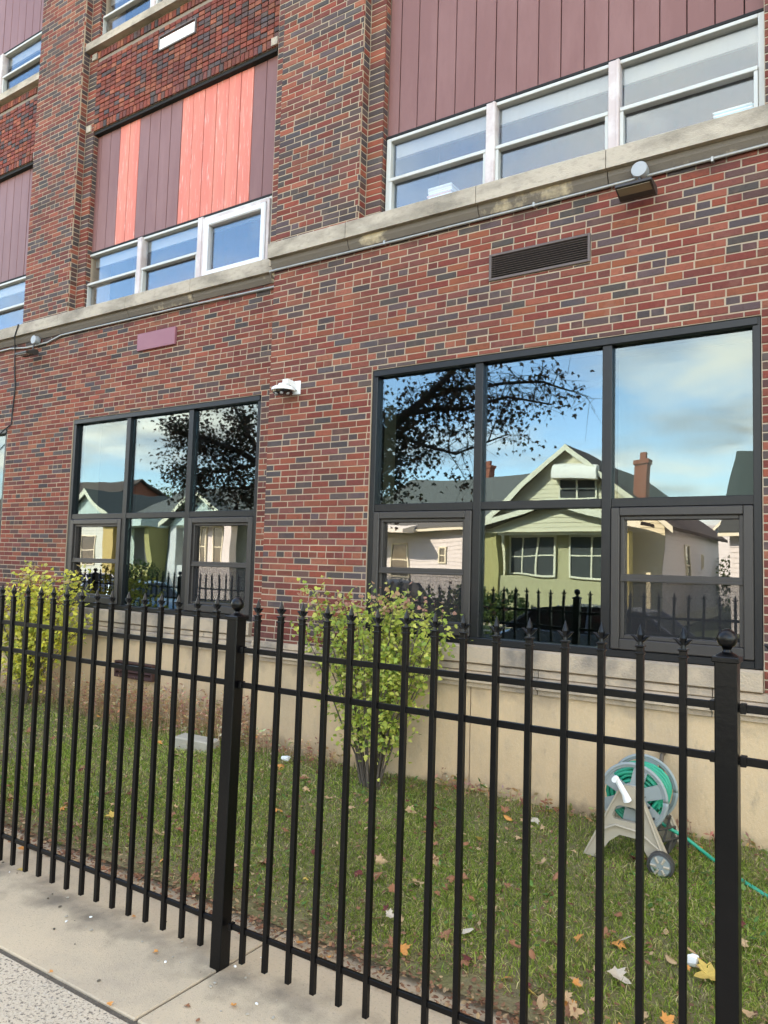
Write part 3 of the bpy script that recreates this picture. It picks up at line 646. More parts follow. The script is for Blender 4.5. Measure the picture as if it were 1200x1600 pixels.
def flood(x, y, z, label, tilt):
    t = empty('floodlight', (x, y, z), label, 'floodlight', 'floodlights under the stone band')
    mb = MB(); mb.lathe([(0.0, -0.075), (0.054, -0.072), (0.058, -0.066), (0.058, -0.0), (0.0, 0.0)], (x, y, z), 24, 'Y'); auto_smooth(mb.build('junction_box', greymetal_m, t))
    mb = MB(); mb.tube([(x, y-0.05, z-0.045), (x, y-0.055, z-0.08), (x-0.005, y-0.075, z-0.165)], [0.014, 0.011, 0.008], 8); mb.build('knuckle', fix_m, t)
    # head: shallow wedge housing, fins on its back edge, lens underneath
    hd = empty_part = MB(); w, d, h = 0.125, 0.15, 0.045
    hd.prism([(-d, -0.012), (-d, 0.008), (0.0, h), (0.03, h*0.6), (0.03, -0.01), (-0.01, -0.028)], -w, w, 'X')
    for i in range(11): hd.box(-w+0.012+i*0.0225, -0.03, h-0.012, -w+0.018+i*0.0225, 0.026, h+0.008)
    o = hd.build('head', fix_m); o.parent = t; o.location = (0.0, -0.085, -0.205); o.rotation_euler = (R(tilt), 0, 0)
    ln = MB(); ln.box(-w+0.012, -d+0.012, -0.0225, w-0.012, -0.02, -0.0185); l_ = ln.build('lens', lens_m); l_.parent = o
    return t
flood(-1.371, YA-0.012, 4.905, 'dark floodlight on a round grey box beneath the stone band, above the long louvre', -12)
flood(-9.28, YB-0.012, 4.865, 'dark floodlight on a round grey box by the far pier, beside a black cable', 4)
cc = empty('security_camera', (-4.62, YA, 3.65), 'white dome security camera on a wall bracket beside the projecting brick corner', 'camera')
x, y, z = -4.66, YA, 3.63
mb = MB(); mb.box(x+0.055, y-0.012, z-0.03, x+0.15, y, z+0.10, 0.003); mb.build('wall_plate', cctv_m, cc)
mb = MB(); mb.prism([(y-0.16, z+0.05), (y-0.16, z+0.088), (y-0.10, z+0.088), (y-0.012, z+0.07), (y-0.012, z+0.0), (y-0.05, z+0.02)], x+0.06, x+0.12, 'X'); mb.build('arm', cctv_m, cc)
mb = MB(); mb.lathe([(0.0, 0.055), (0.045, 0.054), (0.05, 0.03), (0.085, 0.026), (0.108, 0.012), (0.112, -0.012), (0.10, -0.014), (0, -0.014)], (x+0.04, y-0.125, z), 28); auto_smooth(mb.build('housing', cctv_m, cc))
mb = MB(); mb.lathe([(0.098, -0.0145), (0.094, -0.032), (0.07, -0.048), (0.035, -0.054), (0, -0.055)], (x+0.04, y-0.125, z), 28); auto_smooth(mb.build('dome', blackglass_m, cc))
for a in (200, 250, 300, 350):
    mb = MB(); mb.lathe([(0, -0.022), (0.012, -0.02), (0.02, -0.008), (0.02, 0.0)], (x+0.04+0.066*math.cos(R(a)), y-0.125+0.066*math.sin(R(a)), z-0.034), 10); mb.build('lens', greymetal_m, cc)
mb = MB(); mb.tube([(-9.62, YB-0.10, 5.12), (-9.70, YB-0.095, 4.97), (-9.80, YB-0.02, 4.80), (-9.79, YB-0.012, 4.5), (-9.75, YB-0.012, 4.3), (-9.78, YB-0.012, 4.0), (-9.79, YB-0.012, 3.78), (-9.95, YB-0.03, 3.70), (-10.4, YB-0.03, 3.45)], 0.009, 6)
tag(mb.build('cable', black_m), 'loose black cable hanging down the brick by the far floodlight', 'cable')

# things on the upper window sills, behind the glass
def stack(name, x, y, z, n, w, d, cols_, label, group=None):
    t = empty(name, (x, y, z), label, 'papers', group)
    for i in range(n):
        mb = MB(); h = random.uniform(0.012, 0.022); jx = random.uniform(-.012, .012)
        mb.box(x+jx-w/2, y, z, x+jx+w/2, y+d, z+h*0.9, 0.002); z += h
        mb.build('sheaf', cols_[i % len(cols_)], t)
pale = mat('card_pale', (0.66, 0.60, 0.54), 0.8); pinkc = mat('card_pink', (0.72, 0.45, 0.38), 0.8); cyan = mat('card_cyan', (0.35, 0.62, 0.72), 0.8)
stack('paper_stack', -0.80, YA+0.26, 5.14, 14, 0.26, 0.2, [pale, paper_m, pale, pale, pinkc, pale, pale, pale, pale, paper_m, cyan, paper_m, cyan, paper_m], 'tall paper stack topped with pale blue folders behind the upper window')
mb = MB(); bx, by, bz = -3.30, YA+0.27, 5.14
for sx in (-0.2, 0.2):
    for sy in (0.0, 0.18): mb.box(bx+sx-0.012, by+sy-0.012, bz, bx+sx+0.012, by+sy+0.012, bz+0.16)
mb.box(bx-0.215, by-0.015, bz+0.135, bx+0.215, by+0.20, bz+0.16); mb.box(bx-0.215, by-0.015, bz+0.03, bx+0.215, by+0.2, bz+0.045)
tag(mb.build('desk_tray', cctv_m), 'white wire desk tray behind the upper window, holding a heap of papers', 'tray')
stack('paper_stack', -3.22, YA+0.28, 5.302, 8, 0.24, 0.16, [paper_m, pale, paper_m, pinkc, paper_m], 'uneven paper heap lying on the white desk tray')

# ------------------------------------------------------------------ fence
FY = 2.827; PX0 = -2.735; FS = 0.1442; FSL = 0.1432
fence = empty('metal_fence', (PX0, FY, 0), 'black steel fence with spear topped pickets and ball topped posts', 'fence')
def finial_mesh():
    mb = MB()
    mb.box(-0.0165, -0.0165, -0.012, 0.0165, 0.0165, -0.004, 0.002); mb.box(-0.0125, -0.0125, -0.004, 0.0125, 0.0125, 0.014, 0.002); mb.box(-0.0165, -0.0165, 0.014, 0.0165, 0.0165, 0.021, 0.002)
    mb.lathe([(0.0095, 0.021), (0.008, 0.034), (0.0095, 0.045), (0.013, 0.058), (0.010, 0.070), (0.005, 0.085), (0.0008, 0.098)], (0, 0, 0), 8)
    for s in (-1, 1):
        pts = [(s*0.005, 0, 0.034), (s*0.014, 0, 0.042), (s*0.024, 0, 0.052), (s*0.034, 0, 0.055)]
        mb.tube(pts, [0.0065, 0.0075, 0.0055, 0.001], 6)
    return mb.mesh('finial', fence_m)
fin_me = finial_mesh()
pk = MB(); pw = 0.0125; pk.box(-pw, -pw, 0.055, pw, pw, 1.718, 0.0018); pk_me = pk.mesh('picket', fence_m)
def lean(i):
    if i < 0: return 0.022-0.05*min(1, -i/13)
    return 0.020*max(0, 1-i/8)
def put_picket(i, x):
    o = bpy.data.objects.new('picket', pk_me); col.objects.link(o); o.parent = fence; o.matrix_parent_inverse = parent_inv(fence)
    o.location = (x, FY, random.uniform(-0.004, 0.004)); a = lean(i)
    o.rotation_euler = (random.uniform(-.003, .003), 0.45*a+random.uniform(-.003, .003), random.uniform(-.03, .03)); o.location.x -= 0.45*a*1.7
    f = bpy.data.objects.new('finial', fin_me); col.objects.link(f); f.parent = o; f.location = (0, 0, 1.718)
def put_post(x, i):
    w = 0.036; mb = MB(); mb.box(-w, -w, -0.02, w, w, 1.725, 0.004)
    o = mb.build('post', fence_m); o.parent = fence; o.matrix_parent_inverse = parent_inv(fence); o.location = (x, FY, 0); a = lean(i)*0.5
    o.rotation_euler = (0, a, 0); o.location.x -= a*1.7
    mb = MB(); mb.box(-0.044, -0.044, 1.708, 0.044, 0.044, 1.728, 0.003)
    mb.lathe([(0.040, 1.728), (0.030, 1.735), (0.016, 1.742), (0.013, 1.750), (0.018, 1.756)], (0, 0, 0), 20)
    mb.lathe([(0.012, 1.752)]+[(0.034*math.sin(R(t)), 1.787-0.034*math.cos(R(t))) for t in range(20, 181, 10)], (0, 0, 0), 24)
    c = mb.build('ball_cap', fence_m); c.parent = o; auto_smooth(c, 35)
posts = [(i, PX0+i*FS if i > 0 else PX0+i*FSL) for i in (-80, -64, -48, -32, -16, 0, 16, 32)]
for i, x in posts: put_post(x, i)
for i in range(-80, 32):
    if i % 16 == 0: continue
    put_picket(i, PX0+i*FS if i > 0 else PX0+i*FSL)
for (i0, x0), (i1, x1) in zip(posts, posts[1:]):
    for (z0, z1) in ((1.545, 1.571), (1.370, 1.397), (0.195, 0.221)):
        dz = 0.006*math.sin(i0); mb = MB(); mb.box(x0+0.034, FY-0.0085+0.003, z0+dz, x1-0.034, FY+0.0085+0.003, z1+dz, 0.0018); rl = mb.build('rail', fence_m, fence)
        for xx in (x0+0.04, x1-0.055):
            mb = MB(); mb.box(xx, FY-0.014, z0+dz-0.004, xx+0.02, FY+0.020, z1+dz+0.004, 0.002); mb.build('bracket', fence_m, rl)

# ------------------------------------------------------------------ hose reel and hose
def arc_tube(mb, c, r, a0, a1, rad, axis='Y', n=40, k=8):
    pts = [(c[0]+r*math.cos(R(a0+(a1-a0)*i/n)), c[1], c[2]+r*math.sin(R(a0+(a1-a0)*i/n))) for i in range(n+1)]; mb.tube(pts, rad, k)
RC = (-1.27, 4.97, 0.625)       # drum centre
YF_, YR_ = 4.78, 5.16           # front and rear frame
reel = empty('hose_reel', (RC[0], RC[1], 0.25), 'tan and grey plastic hose reel cart standing on the grass by the stone wall', 'hose reel')
def aframe(y0, y1, name):
    o_ = [(-1.565, 0.235), (-1.47, 0.235), (-1.405, 0.345), (-1.335, 0.40), (-1.235, 0.395), (-1.165, 0.33), (-1.145, 0.245), (-1.05, 0.225), (-1.03, 0.275), (-1.215, 0.665), (-1.255, 0.70), (-1.315, 0.70), (-1.345, 0.665)]
    inn = [(-1.385, 0.505), (-1.36, 0.565), (-1.335, 0.578), (-1.245, 0.575), (-1.20, 0.505), (-1.215, 0.485), (-1.37, 0.488)]
    mb = MB()
    # plate with an oval hand hole: bridge outer and inner loops with quads by angle
    c = (-1.29, 0.525); K = 48
    def hit(poly, a):
        dx, dz = math.cos(a), math.sin(a); best = None
        for i in range(len(poly)):
            p, q = poly[i], poly[(i+1) % len(poly)]; ex, ez = q[0]-p[0], q[1]-p[1]; den = dx*ez-dz*ex
            if abs(den) < 1e-9: continue
            t = ((p[0]-c[0])*ez-(p[1]-c[1])*ex)/den; s = ((p[0]-c[0])*dz-(p[1]-c[1])*dx)/den
            if t > 0 and 0 <= s <= 1 and (best is None or t > best): best = t
        return best
    angs = sorted(set([2*math.pi*i/K for i in range(K)]+[math.atan2(p[1]-c[1], p[0]-c[0]) % (2*math.pi) for p in o_]))
    rings = []
    for a in angs:
        to, ti = hit(o_, a), hit(inn, a); rings.append(((c[0]+math.cos(a)*to, c[1]+math.sin(a)*to), (c[0]+math.cos(a)*ti, c[1]+math.sin(a)*ti)))
    n = len(rings); vs = []
    for y in (y0, y1):
        for (po, pi_) in rings: vs += [(po[0], y, po[1]), (pi_[0], y, pi_[1])]
    fs = []
    for i in range(n):
        j = (i+1) % n; a, b, d, e = 2*i, 2*i+1, 2*j, 2*j+1; m_ = 2*n
        fs += [(a, d, e, b), (a+m_, b+m_, e+m_, d+m_), (a, a+m_, d+m_, d), (b, e, e+m_, b+m_)]
    mb.add(vs, fs)
    # raised rib across the plate
    mb.tube([(-1.46, y0-0.004, 0.40), (-1.36, y0-0.006, 0.455), (-1.22, y0-0.006, 0.44), (-1.10, y0-0.004, 0.36)], 0.008, 6)
    mb.tube([(-1.06, y0-0.003, 0.28), (-1.215, y0-0.003, 0.66)], 0.007, 6); mb.tube([(-1.345, y0-0.003, 0.66), (-1.55, y0-0.003, 0.25)], 0.007, 6)
    return mb.build(name, reel_m, reel)
aframe(YF_, YF_+0.035, 'side_frame'); aframe(YR_, YR_+0.035, 'side_frame')
def flange(y, out_y):
    mb = MB(); arc_tube(mb, (RC[0], y, RC[2]), 0.198, 0, 360, 0.012, n=48)
    arc_tube(mb, (RC[0], y, RC[2]), 0.185, 0, 360, 0.008, n=48)
    f = mb.build('flange', reelgrey_m, reel, True)
    mb = MB(); mb.lathe([(0.03, y-0.006), (0.085, y-0.006), (0.085, y+0.006), (0.03, y+0.006)], (RC[0], 0, RC[2]), 28, 'Y'); mb.build('hub', reelgrey_m, f)
    for a in (20, 75, 150, 205, 262, 320):
        mb = MB(); s0, s1 = 13, 8
        pts = [(0.08, a-s0*2.2), (0.19, a-s0), (0.19, a+s0), (0.08, a+s0*2.2)]
        vs = [(RC[0]+r*math.cos(R(t)), yy, RC[2]+r*math.sin(R(t))) for yy in (y-0.004, y+0.004) for r, t in pts]
        mb.add(vs, [(0,1,2,3),(7,6,5,4),(0,4,5,1),(1,5,6,2),(2,6,7,3),(3,7,4,0)]); mb.build('spoke', reelgrey_m, f)
flange(YF_+0.06, -1); flange(YR_-0.05, 1)
mb = MB(); mb.lathe([(0, YF_+0.03), (0.075, YF_+0.05), (0.075, YR_-0.05), (0, YR_+0.0)], (RC[0], 0, RC[2]), 24, 'Y'); mb.build('drum', reelgrey_m, reel, True)
mb = MB(); mb.tube([(-1.285, YF_-0.012, 0.615), (-1.30, YF_-0.024, 0.66), (-1.345, YF_-0.03, 0.735)], [0.026, 0.019, 0.016], 12); mb.lathe([(0, YF_-0.075), (0.016, YF_-0.075), (0.019, YF_-0.03), (0, YF_-0.03)], (-1.35, 0, 0.742), 12, 'Y'); auto_smooth(mb.build('crank', cctv_m, reel))
for yy in (YF_-0.03, YR_+0.03):
    mb = MB(); mb.lathe([(0, -0.02), (0.055, -0.02), (0.062, -0.012), (0.062, 0.02), (0.0, 0.02)], (-1.085, yy, 0.285), 26, 'Y'); wh = auto_smooth(mb.build('wheel', reelgrey_m, reel), 30)
    mb = MB(); mb.lathe([(0.063, -0.022), (0.077, -0.018), (0.077, 0.022), (0.063, 0.024), (0.063, -0.022)], (-1.085, yy, 0.285), 30, 'Y'); mb.build('tyre', reeldark_m, wh)
    for a in range(0, 360, 60):
        mb = MB(); c_, s_ = math.cos(R(a)), math.sin(R(a)); mb.tube([(-1.085+0.02*c_, yy-0.024, 0.285+0.02*s_), (-1.085+0.055*c_, yy-0.022, 0.285+0.055*s_)], 0.008, 6); mb.build('spoke', reel_m, wh)
mb = MB(); mb.box(-1.11, YF_+0.035, 0.30, -1.075, YR_, 0.335, 0.004); mb.box(-1.53, YF_+0.035, 0.25, -1.50, YR_, 0.28, 0.004)
for i in range(5):
    za = 0.34+i*0.06; mb.tube([(-1.06-0.028*i, YF_+0.05, za), (-1.09-0.028*i, YR_-0.01, za+0.06)], 0.008, 5); mb.tube([(-1.06-0.028*i, YR_-0.01, za), (-1.09-0.028*i, YF_+0.05, za+0.06)], 0.008, 5)
mb.build('lattice_brace', reeldark_m, reel)
hp = []; turns = 0
for layer, (r, n_t) in enumerate(((0.092, 9), (0.118, 9), (0.144, 8), (0.166, 6))):
    for k in range(n_t*22):
        t = k/22; w = (t/n_t) if layer % 2 == 0 else 1-(t/n_t)
        hp.append((RC[0]+(r+0.006*math.sin(k*0.9))*math.cos(2*math.pi*t), YF_+0.085+w*(YR_-YF_-0.16), RC[2]+(r+0.006*math.sin(k*0.9))*math.sin(2*math.pi*t)))
hp += [(-1.20, 5.05, 0.47), (-1.12, 5.06, 0.415), (-1.02, 5.09, 0.37), (-0.93, 5.08, 0.32), (-0.84, 5.02, 0.292), (-0.70, 4.89, 0.270), (-0.52, 4.74, 0.256), (-0.3, 4.62, 0.245), (0.1, 4.6, 0.24), (0.8, 4.75, 0.25), (2.0, 4.6, 0.24)]
mb = MB(); mb.tube(hp, 0.0115, 7); tag(mb.build('garden_hose', hose_m, smooth=True), 'green garden hose wound on the reel cart, its end trailing over the grass', 'hose')
mb = MB(); mb.tube([(-1.206, YA-0.09, 0.66), (-1.205, YA-0.09, 0.60), (-1.19, YA-0.10, 0.52), (-1.20, YR_+0.07, 0.44), (-1.22, YR_+0.06, 0.50)], 0.011, 7); tag(mb.build('connector_hose', black_m, smooth=True), 'short black hose joining the wall tap to the reel cart', 'hose')

# ------------------------------------------------------------------ loose block
mb = MB(); mb.box(-0.20, -0.085, -0.05, 0.20, 0.085, 0.10, 0.012); o = mb.build('concrete_block', block_m); o.location = (-5.30, 5.02, lz(-5.30, 5.02)+0.0); o.rotation_euler = (R(2), R(3), R(12))
tag(o, 'pale concrete block lying in the grass near the dry weeds', 'block')

# ------------------------------------------------------------------ grass, weeds, leaves
def blades(n, x0, x1, y0, y1, h0, h1, cols_, wid=0.0035, lean_=0.6, dens=None):
    x = rng.uniform(x0, x1, n); y = rng.uniform(y0, y1, n)
    if dens is not None:
        keep = rng.random(n) < dens(x, y); x, y = x[keep], y[keep]
    n = len(x); z = np.vectorize(zl)(y)+bumps(x, y)*np.clip((y-3.3)*3, 0, 1)-0.004
    patch = 0.5+0.5*np.sin(2.1*x+1.7*np.sin(1.3*y))*np.sin(2.7*y+x)
    h = rng.uniform(h0, h1, n)*(0.7+0.5*patch); a = rng.uniform(0, 2*np.pi, n); b = rng.uniform(0, 2*np.pi, n); ln = rng.uniform(0.1, lean_, n)*h
    wx, wy = np.cos(a)*wid*rng.uniform(.6, 1.3, n), np.sin(a)*wid*rng.uniform(.6, 1.3, n); lx, ly = np.cos(b)*ln, np.sin(b)*ln
    P = np.empty((n, 5, 3)); P[:, 0] = np.stack([x-wx, y-wy, z], 1); P[:, 1] = np.stack([x+wx, y+wy, z], 1)
    P[:, 2] = np.stack([x-wx*.75+lx*.4, y-wy*.75+ly*.4, z+h*.6], 1); P[:, 3] = np.stack([x+wx*.75+lx*.4, y+wy*.75+ly*.4, z+h*.6], 1); P[:, 4] = np.stack([x+lx*1.15, y+ly*1.15, z+h*rng.uniform(.75, 1, n)], 1)
    i = np.arange(n)[:, None]*5; T = np.concatenate([i+[0, 1, 3], i+[0, 3, 2], i+[2, 3, 4]], 0)
    c = np.array(cols_)[rng.integers(0, len(cols_), n)]*rng.uniform(.7, 1.25, (n, 1)); c = c*(0.8+0.35*patch[:, None])
    C = np.repeat(c[:, None, :], 5, 1); C[:, :2] *= 0.75
    return P.reshape(-1, 3), T, C.reshape(-1, 3)
def merge(parts):
    Vs, Ts, Cs = [], [], []; o = 0
    for V, T, C in parts: Vs.append(V); Ts.append(T+o); Cs.append(C); o += len(V)
    return np.concatenate(Vs), np.concatenate(Ts), np.concatenate(Cs)
GR = [tuple(1.3*q for q in c) for c in [(0.225,0.305,0.042),(0.28,0.35,0.060),(0.17,0.245,0.034),(0.35,0.38,0.085),(0.46,0.40,0.155),(0.25,0.335,0.052),(0.52,0.44,0.23),(0.20,0.285,0.040),(0.12,0.18,0.03)]]
edge = lambda x, y: (0.62+0.38*np.clip(2.2*np.sin(1.9*x+1.1*np.sin(2.3*y))*np.sin(2.6*y+1.3*x)+0.6, 0, 1))*np.clip((y-3.28+0.06*np.sin(5*x))/0.28, 0, 1)*np.clip(1.25-0.9*np.clip((y-4.95)/0.4, 0, 1), 0.25, 1)
V, T, C = merge([blades(120000, -3.2, 1.5, 3.24, 5.36, .016, .045, GR, .0028, 1.7, dens=edge), blades(60000, -6.5, -3.2, 3.24, 5.6, .016, .045, GR, .0036, 1.7, dens=edge), blades(36000, -14, -6.5, 3.24, 5.6, .018, .05, GR, .005, 1.7, dens=edge),
                 blades(6000, -9, 1.5, 3.3, 5.36, .04, .10, [(0.2, 0.17, 0.08), (0.16, 0.15, 0.06), (0.10, 0.15, 0.03)], .003, .9, dens=edge)])
tag(np_mesh('lawn_grass', V, T, grass_m, C, kind='stuff'), 'short patchy green lawn between the fence and the wall', 'grass')
def leafpoly(shape, s):
    """outline points (fractions) of lobed leaves in the xy plane, stem at origin pointing +y"""
    if shape == 'maple':
        p = [(0,0),(.10,.06),(.42,.02),(.34,.20),(.62,.42),(.40,.46),(.40,.58),(.20,.52),(.16,.80),(0,1.0),(-.16,.80),(-.20,.52),(-.40,.58),(-.40,.46),(-.62,.42),(-.34,.20),(-.42,.02),(-.10,.06)]
    elif shape == 'lobed':
        p = [(0,0),(.22,.12),(.45,.30),(.24,.38),(.28,.62),(0,1.0),(-.28,.62),(-.24,.38),(-.45,.30),(-.22,.12)]
    else:
        p = [(0,0),(.24,.22),(.30,.5),(.18,.8),(0,1),(-.18,.8),(-.30,.5),(-.24,.22)]
    return [(a*s, b*s) for a, b in p]
def scatter_leaves(P, D, Nn, S, shape, cols_, curl=0.25):
    """fan leaves at points P with direction D, face normal Nn, size S"""
    poly = np.array(leafpoly(shape, 1.0)); k = len(poly); n = len(P); D = D/np.linalg.norm(D, axis=1, keepdims=True)
    X = np.cross(D, Nn); X /= (np.linalg.norm(X, axis=1, keepdims=True)+1e-9); Z = np.cross(X, D)
    q = np.concatenate([poly, [[0, 0.42]]], 0); S = S[:, None, None]
    cz_ = -curl*(np.abs(q[:, 0])**1.3+0.5*(q[:, 1]-.4)**2)
    V = P[:, None, :]+S*(X[:, None, :]*q[None, :, 0, None]+D[:, None, :]*q[None, :, 1, None]+Z[:, None, :]*cz_[None, :, None])
    i = np.arange(n)[:, None]*(k+1); T = np.concatenate([i+[j, (j+1) % k, k] for j in range(k)], 0)
    c = np.array(cols_)[rng.integers(0, len(cols_), n)]*rng.uniform(.75, 1.25, (n, 1)); C = np.repeat(c[:, None, :], k+1, 1)
    return V.reshape(-1, 3), T, C.reshape(-1, 3)
# broad-leaved weeds in the lawn
n = 2600; wx = rng.uniform(-7, 1.2, n); wy = rng.uniform(3.35, 5.3, n); cl = np.sin(3*wx+1)*np.sin(4*wy+wx) > 0.15; wx, wy = wx[cl], wy[cl]; n = len(wx)
P = np.stack([wx, wy, np.array([lz(a, b) for a, b in zip(wx, wy)])+rng.uniform(.015, .05, n)], 1); D = np.stack([rng.normal(size=n), rng.normal(size=n), rng.uniform(-.1, .6, n)], 1); Nn = np.tile([0, 0, 1.0], (n, 1))
V, T, C = scatter_leaves(P, D, Nn, rng.uniform(.018, .045, n), 'oval', [(0.10,0.20,0.045),(0.14,0.24,0.06),(0.08,0.17,0.04),(0.22,0.27,0.06)])
tag(np_mesh('lawn_weeds', V, T, leaf_m, C, kind='stuff'), 'small broad leaved weeds scattered through the lawn', 'weeds')
# dry weeds along the wall
def weeds(n, x0, x1, y0, y1, h0, h1, cols_):
    parts = []
    for _ in range(n):
        x, y = random.uniform(x0, x1), random.uniform(y0, y1); z = lz(x, y); h = random.uniform(h0, h1); c = random.choice(cols_); k = random.uniform(.8, 1.2); c = tuple(q*k for q in c)
        lx, ly = random.gauss(0, .25)*h, random.gauss(-.06, .18)*h; w = 0.0018
        P = [(x-w, y, z), (x+w, y, z), (x+lx*.5-w, y+ly*.4, z+h*.6), (x+lx*.5+w, y+ly*.4, z+h*.6), (x+lx, y+ly, z+h)]; V = np.array(P); T = np.array([[0,1,3],[0,3,2],[2,3,4]]); parts.append((V, T, np.tile(c, (5, 1))))
        for _k in range(random.randint(3, 7)):
            t = random.uniform(.45, 1); b = np.array([x+lx*t*t, y+ly*t, z+h*t]); s = random.uniform(.018, .05); d = np.array([random.gauss(0, 1), random.gauss(-.3, .6), random.uniform(-.2, 1)]); d /= np.linalg.norm(d); e = np.cross(d, [0.3, 1, .2]); e /= np.linalg.norm(e)+1e-6
            V = np.array([b, b+d*s*.5+e*s*.22, b+d*s, b+d*s*.5-e*s*.22]); parts.append((V, np.array([[0,1,2],[0,2,3]]), np.tile(tuple(q*random.uniform(.8, 1.4) for q in c), (4, 1))))
    return merge(parts)
DRY = [(0.46,0.27,0.15),(0.52,0.37,0.21),(0.38,0.18,0.12),(0.60,0.46,0.29),(0.34,0.24,0.11)]
V, T, C = merge([weeds(850, -7.4, -4.95, 5.10, 5.58, .10, .46, DRY), weeds(330, -9.8, -7.2, 5.2, 5.58, .10, .40, DRY), weeds(110, -4.95, -3.8, 5.1, 5.33, .06, .25, DRY), weeds(160, -3.0, 0.5, 5.18, 5.35, .03, .14, DRY+[(0.14, 0.2, 0.05)])])
tag(np_mesh('dry_weeds', V, T, leaf_m, C, kind='stuff'), 'dry reddish tan weeds along the foot of the wall', 'weeds')

# fallen leaves: the large ones each its own thing, the crumbs one heap of litter
LEAFCOL = {'dry tan': (0.44,0.29,0.155), 'rusty brown': (0.27,0.125,0.065), 'orange': (0.56,0.25,0.07), 'pale cream': (0.50,0.43,0.33), 'dark red': (0.13,0.035,0.03), 'yellow': (0.50,0.35,0.09)}
lmats = {k: mat('leaf_'+k.replace(' ', '_'), c, 0.75, spec=0.2, var=[(45, 0.5, tuple(q*0.55 for q in c), 0.5, 0.75)]) for k, c in LEAFCOL.items()}
lmesh = {}
for k in LEAFCOL:
    for sh in (0, 1, 2):
        V, T, _ = scatter_leaves(np.zeros((1, 3)), np.array([[0, 1.0, 0]]), np.array([[0, 0, 1.0]]), np.array([1.0]), ['maple', 'maple', 'oval'][sh], [(1, 1, 1)], [0.5, -0.35, 0.7][sh])
        V[:, 1] -= 0.45; V[:, 2] += [0.05, 0.0, 0.06][sh]+0.07*np.sin(5*V[:, 0]+sh)*np.cos(4*V[:, 1]+2*sh)
        me = bpy.data.meshes.new('fallen_leaf'); me.from_pydata(V.tolist(), [], T.tolist()); me.materials.append(lmats[k]); lmesh[(k, sh)] = me
def drop_leaf(x, y, size, kind, where, label=None, z=None):
    sh = random.choice((0, 0, 1, 1, 2)); o = bpy.data.objects.new('fallen_leaf', lmesh[(kind, sh)]); col.objects.link(o)
    look = ('large ' if size > .062 else 'small ')+kind+(' flat lobed', ' upturned lobed', ' curled oval')[sh]
    o.location = (x, y, (lz(x, y)+random.uniform(.015, .045)) if z is None else z); o.scale = (size, size, size)
    o.rotation_euler = (random.gauss(0, .35), random.gauss(0, .35), random.uniform(0, 6.28)) if z is None else (random.gauss(0, .08), random.gauss(0, .08), random.uniform(0, 6.28))
    tag(o, label or f'{look} leaf {where}', 'leaf', None if label else f'{look} leaves {where}')
drop_leaf(-1.02, 3.66, .11, 'pale cream', '', 'large pale cream lobed leaf between pickets below the hose reel')
drop_leaf(-1.83, 3.68, .10, 'pale cream', '', 'pale curled leaf in the middle of the lawn, close to the fence')
drop_leaf(-0.68, 3.88, .13, 'yellow', '', 'large yellow leaf beside a scrap of white paper')
drop_leaf(-2.15, 4.95, .07, 'orange', '', 'bright orange leaf near the foot of the stone wall')
kinds = ['dry tan']*7+['rusty brown']*7+['orange']*2+['pale cream']*1+['dark red']*2+['yellow']
for i in range(200):
    x = random.uniform(-7.5, 0.2) if i < 150 else random.uniform(-4.5, 0.0); y = 3.35+1.9*random.random()**1.5
    drop_leaf(x, y, random.uniform(.035, .085), random.choice(kinds), 'on the lawn behind the fence')
for i in range(34):
    drop_leaf(random.uniform(-2.4, 0.0), random.uniform(3.4, 4.3), random.uniform(.04, .08), random.choice(kinds), 'on the lawn behind the fence')
for i in range(44):
    x = random.uniform(-6.0, -0.4); y = random.uniform(3.05, 3.4); drop_leaf(x, y, random.uniform(.03, .07), random.choice(['rusty brown', 'dry tan', 'rusty brown', 'orange']), 'on the soil strip along the fence', z=random.uniform(.012, .04))
for (x, y, s, k) in [(-2.45, 2.62, .03, 'orange'), (-2.62, 2.5, .03, 'rusty brown'), (-1.95, 2.62, .03, 'orange'), (-2.05, 2.6, .025, 'orange'), (-3.1, 2.72, .03, 'orange'), (-2.9, 2.3, .03, 'orange'), (-1.93, 2.78, .03, 'yellow'), (-4.6, 2.9, .05, 'yellow'), (-3.5, 2.9, .03, 'orange'), (-3.35, 2.3, .025, 'orange'), (-2.5, 2.45, .03, 'rusty brown')]:
    drop_leaf(x, y, s, k, 'lying on the concrete', z=0.008)
n = 5200; x = rng.uniform(-9, 1.0, n); y = 3.12+np.abs(rng.normal(0, .16, n)); P = np.stack([x, y, np.array([max(zl(b), .004) for b in y])+rng.uniform(.003, .025, n)], 1)
n2_ = 3800; x2 = rng.uniform(-9, 1, n2_); y2 = rng.uniform(3.3, 5.35, n2_); P = np.concatenate([P, np.stack([x2, y2, np.array([lz(a, b) for a, b in zip(x2, y2)])+rng.uniform(.01, .04, n2_)], 1)]); n += n2_
V, T, C = scatter_leaves(P, np.stack([rng.normal(size=n), rng.normal(size=n), rng.normal(0, .3, n)], 1), np.stack([rng.normal(0, .4, n), rng.normal(0, .4, n), np.ones(n)], 1), rng.uniform(.012, .035, n), 'oval', [(0.36,0.20,0.11),(0.27,0.13,0.075),(0.46,0.32,0.18),(0.20,0.10,0.06)], 0.7)
tag(np_mesh('leaf_litter', V, T, leaf_m, C, kind='stuff'), 'crumbled brown leaf litter along the fence line and lawn', 'leaf litter')
mb = MB()
for _ in range(1):
    vs = [Vector((random.gauss(0, 1), random.gauss(0, 1), random.gauss(0, 1))).normalized()*random.uniform(.6, 1)*.038 for _k in range(26)]
import bmesh
bm = bmesh.new(); [bm.verts.new(v) for v in vs]; bmesh.ops.convex_hull(bm, input=bm.verts[:]); me = bpy.data.meshes.new('paper_scrap'); bm.to_mesh(me); bm.free(); me.materials.append(paper_m)
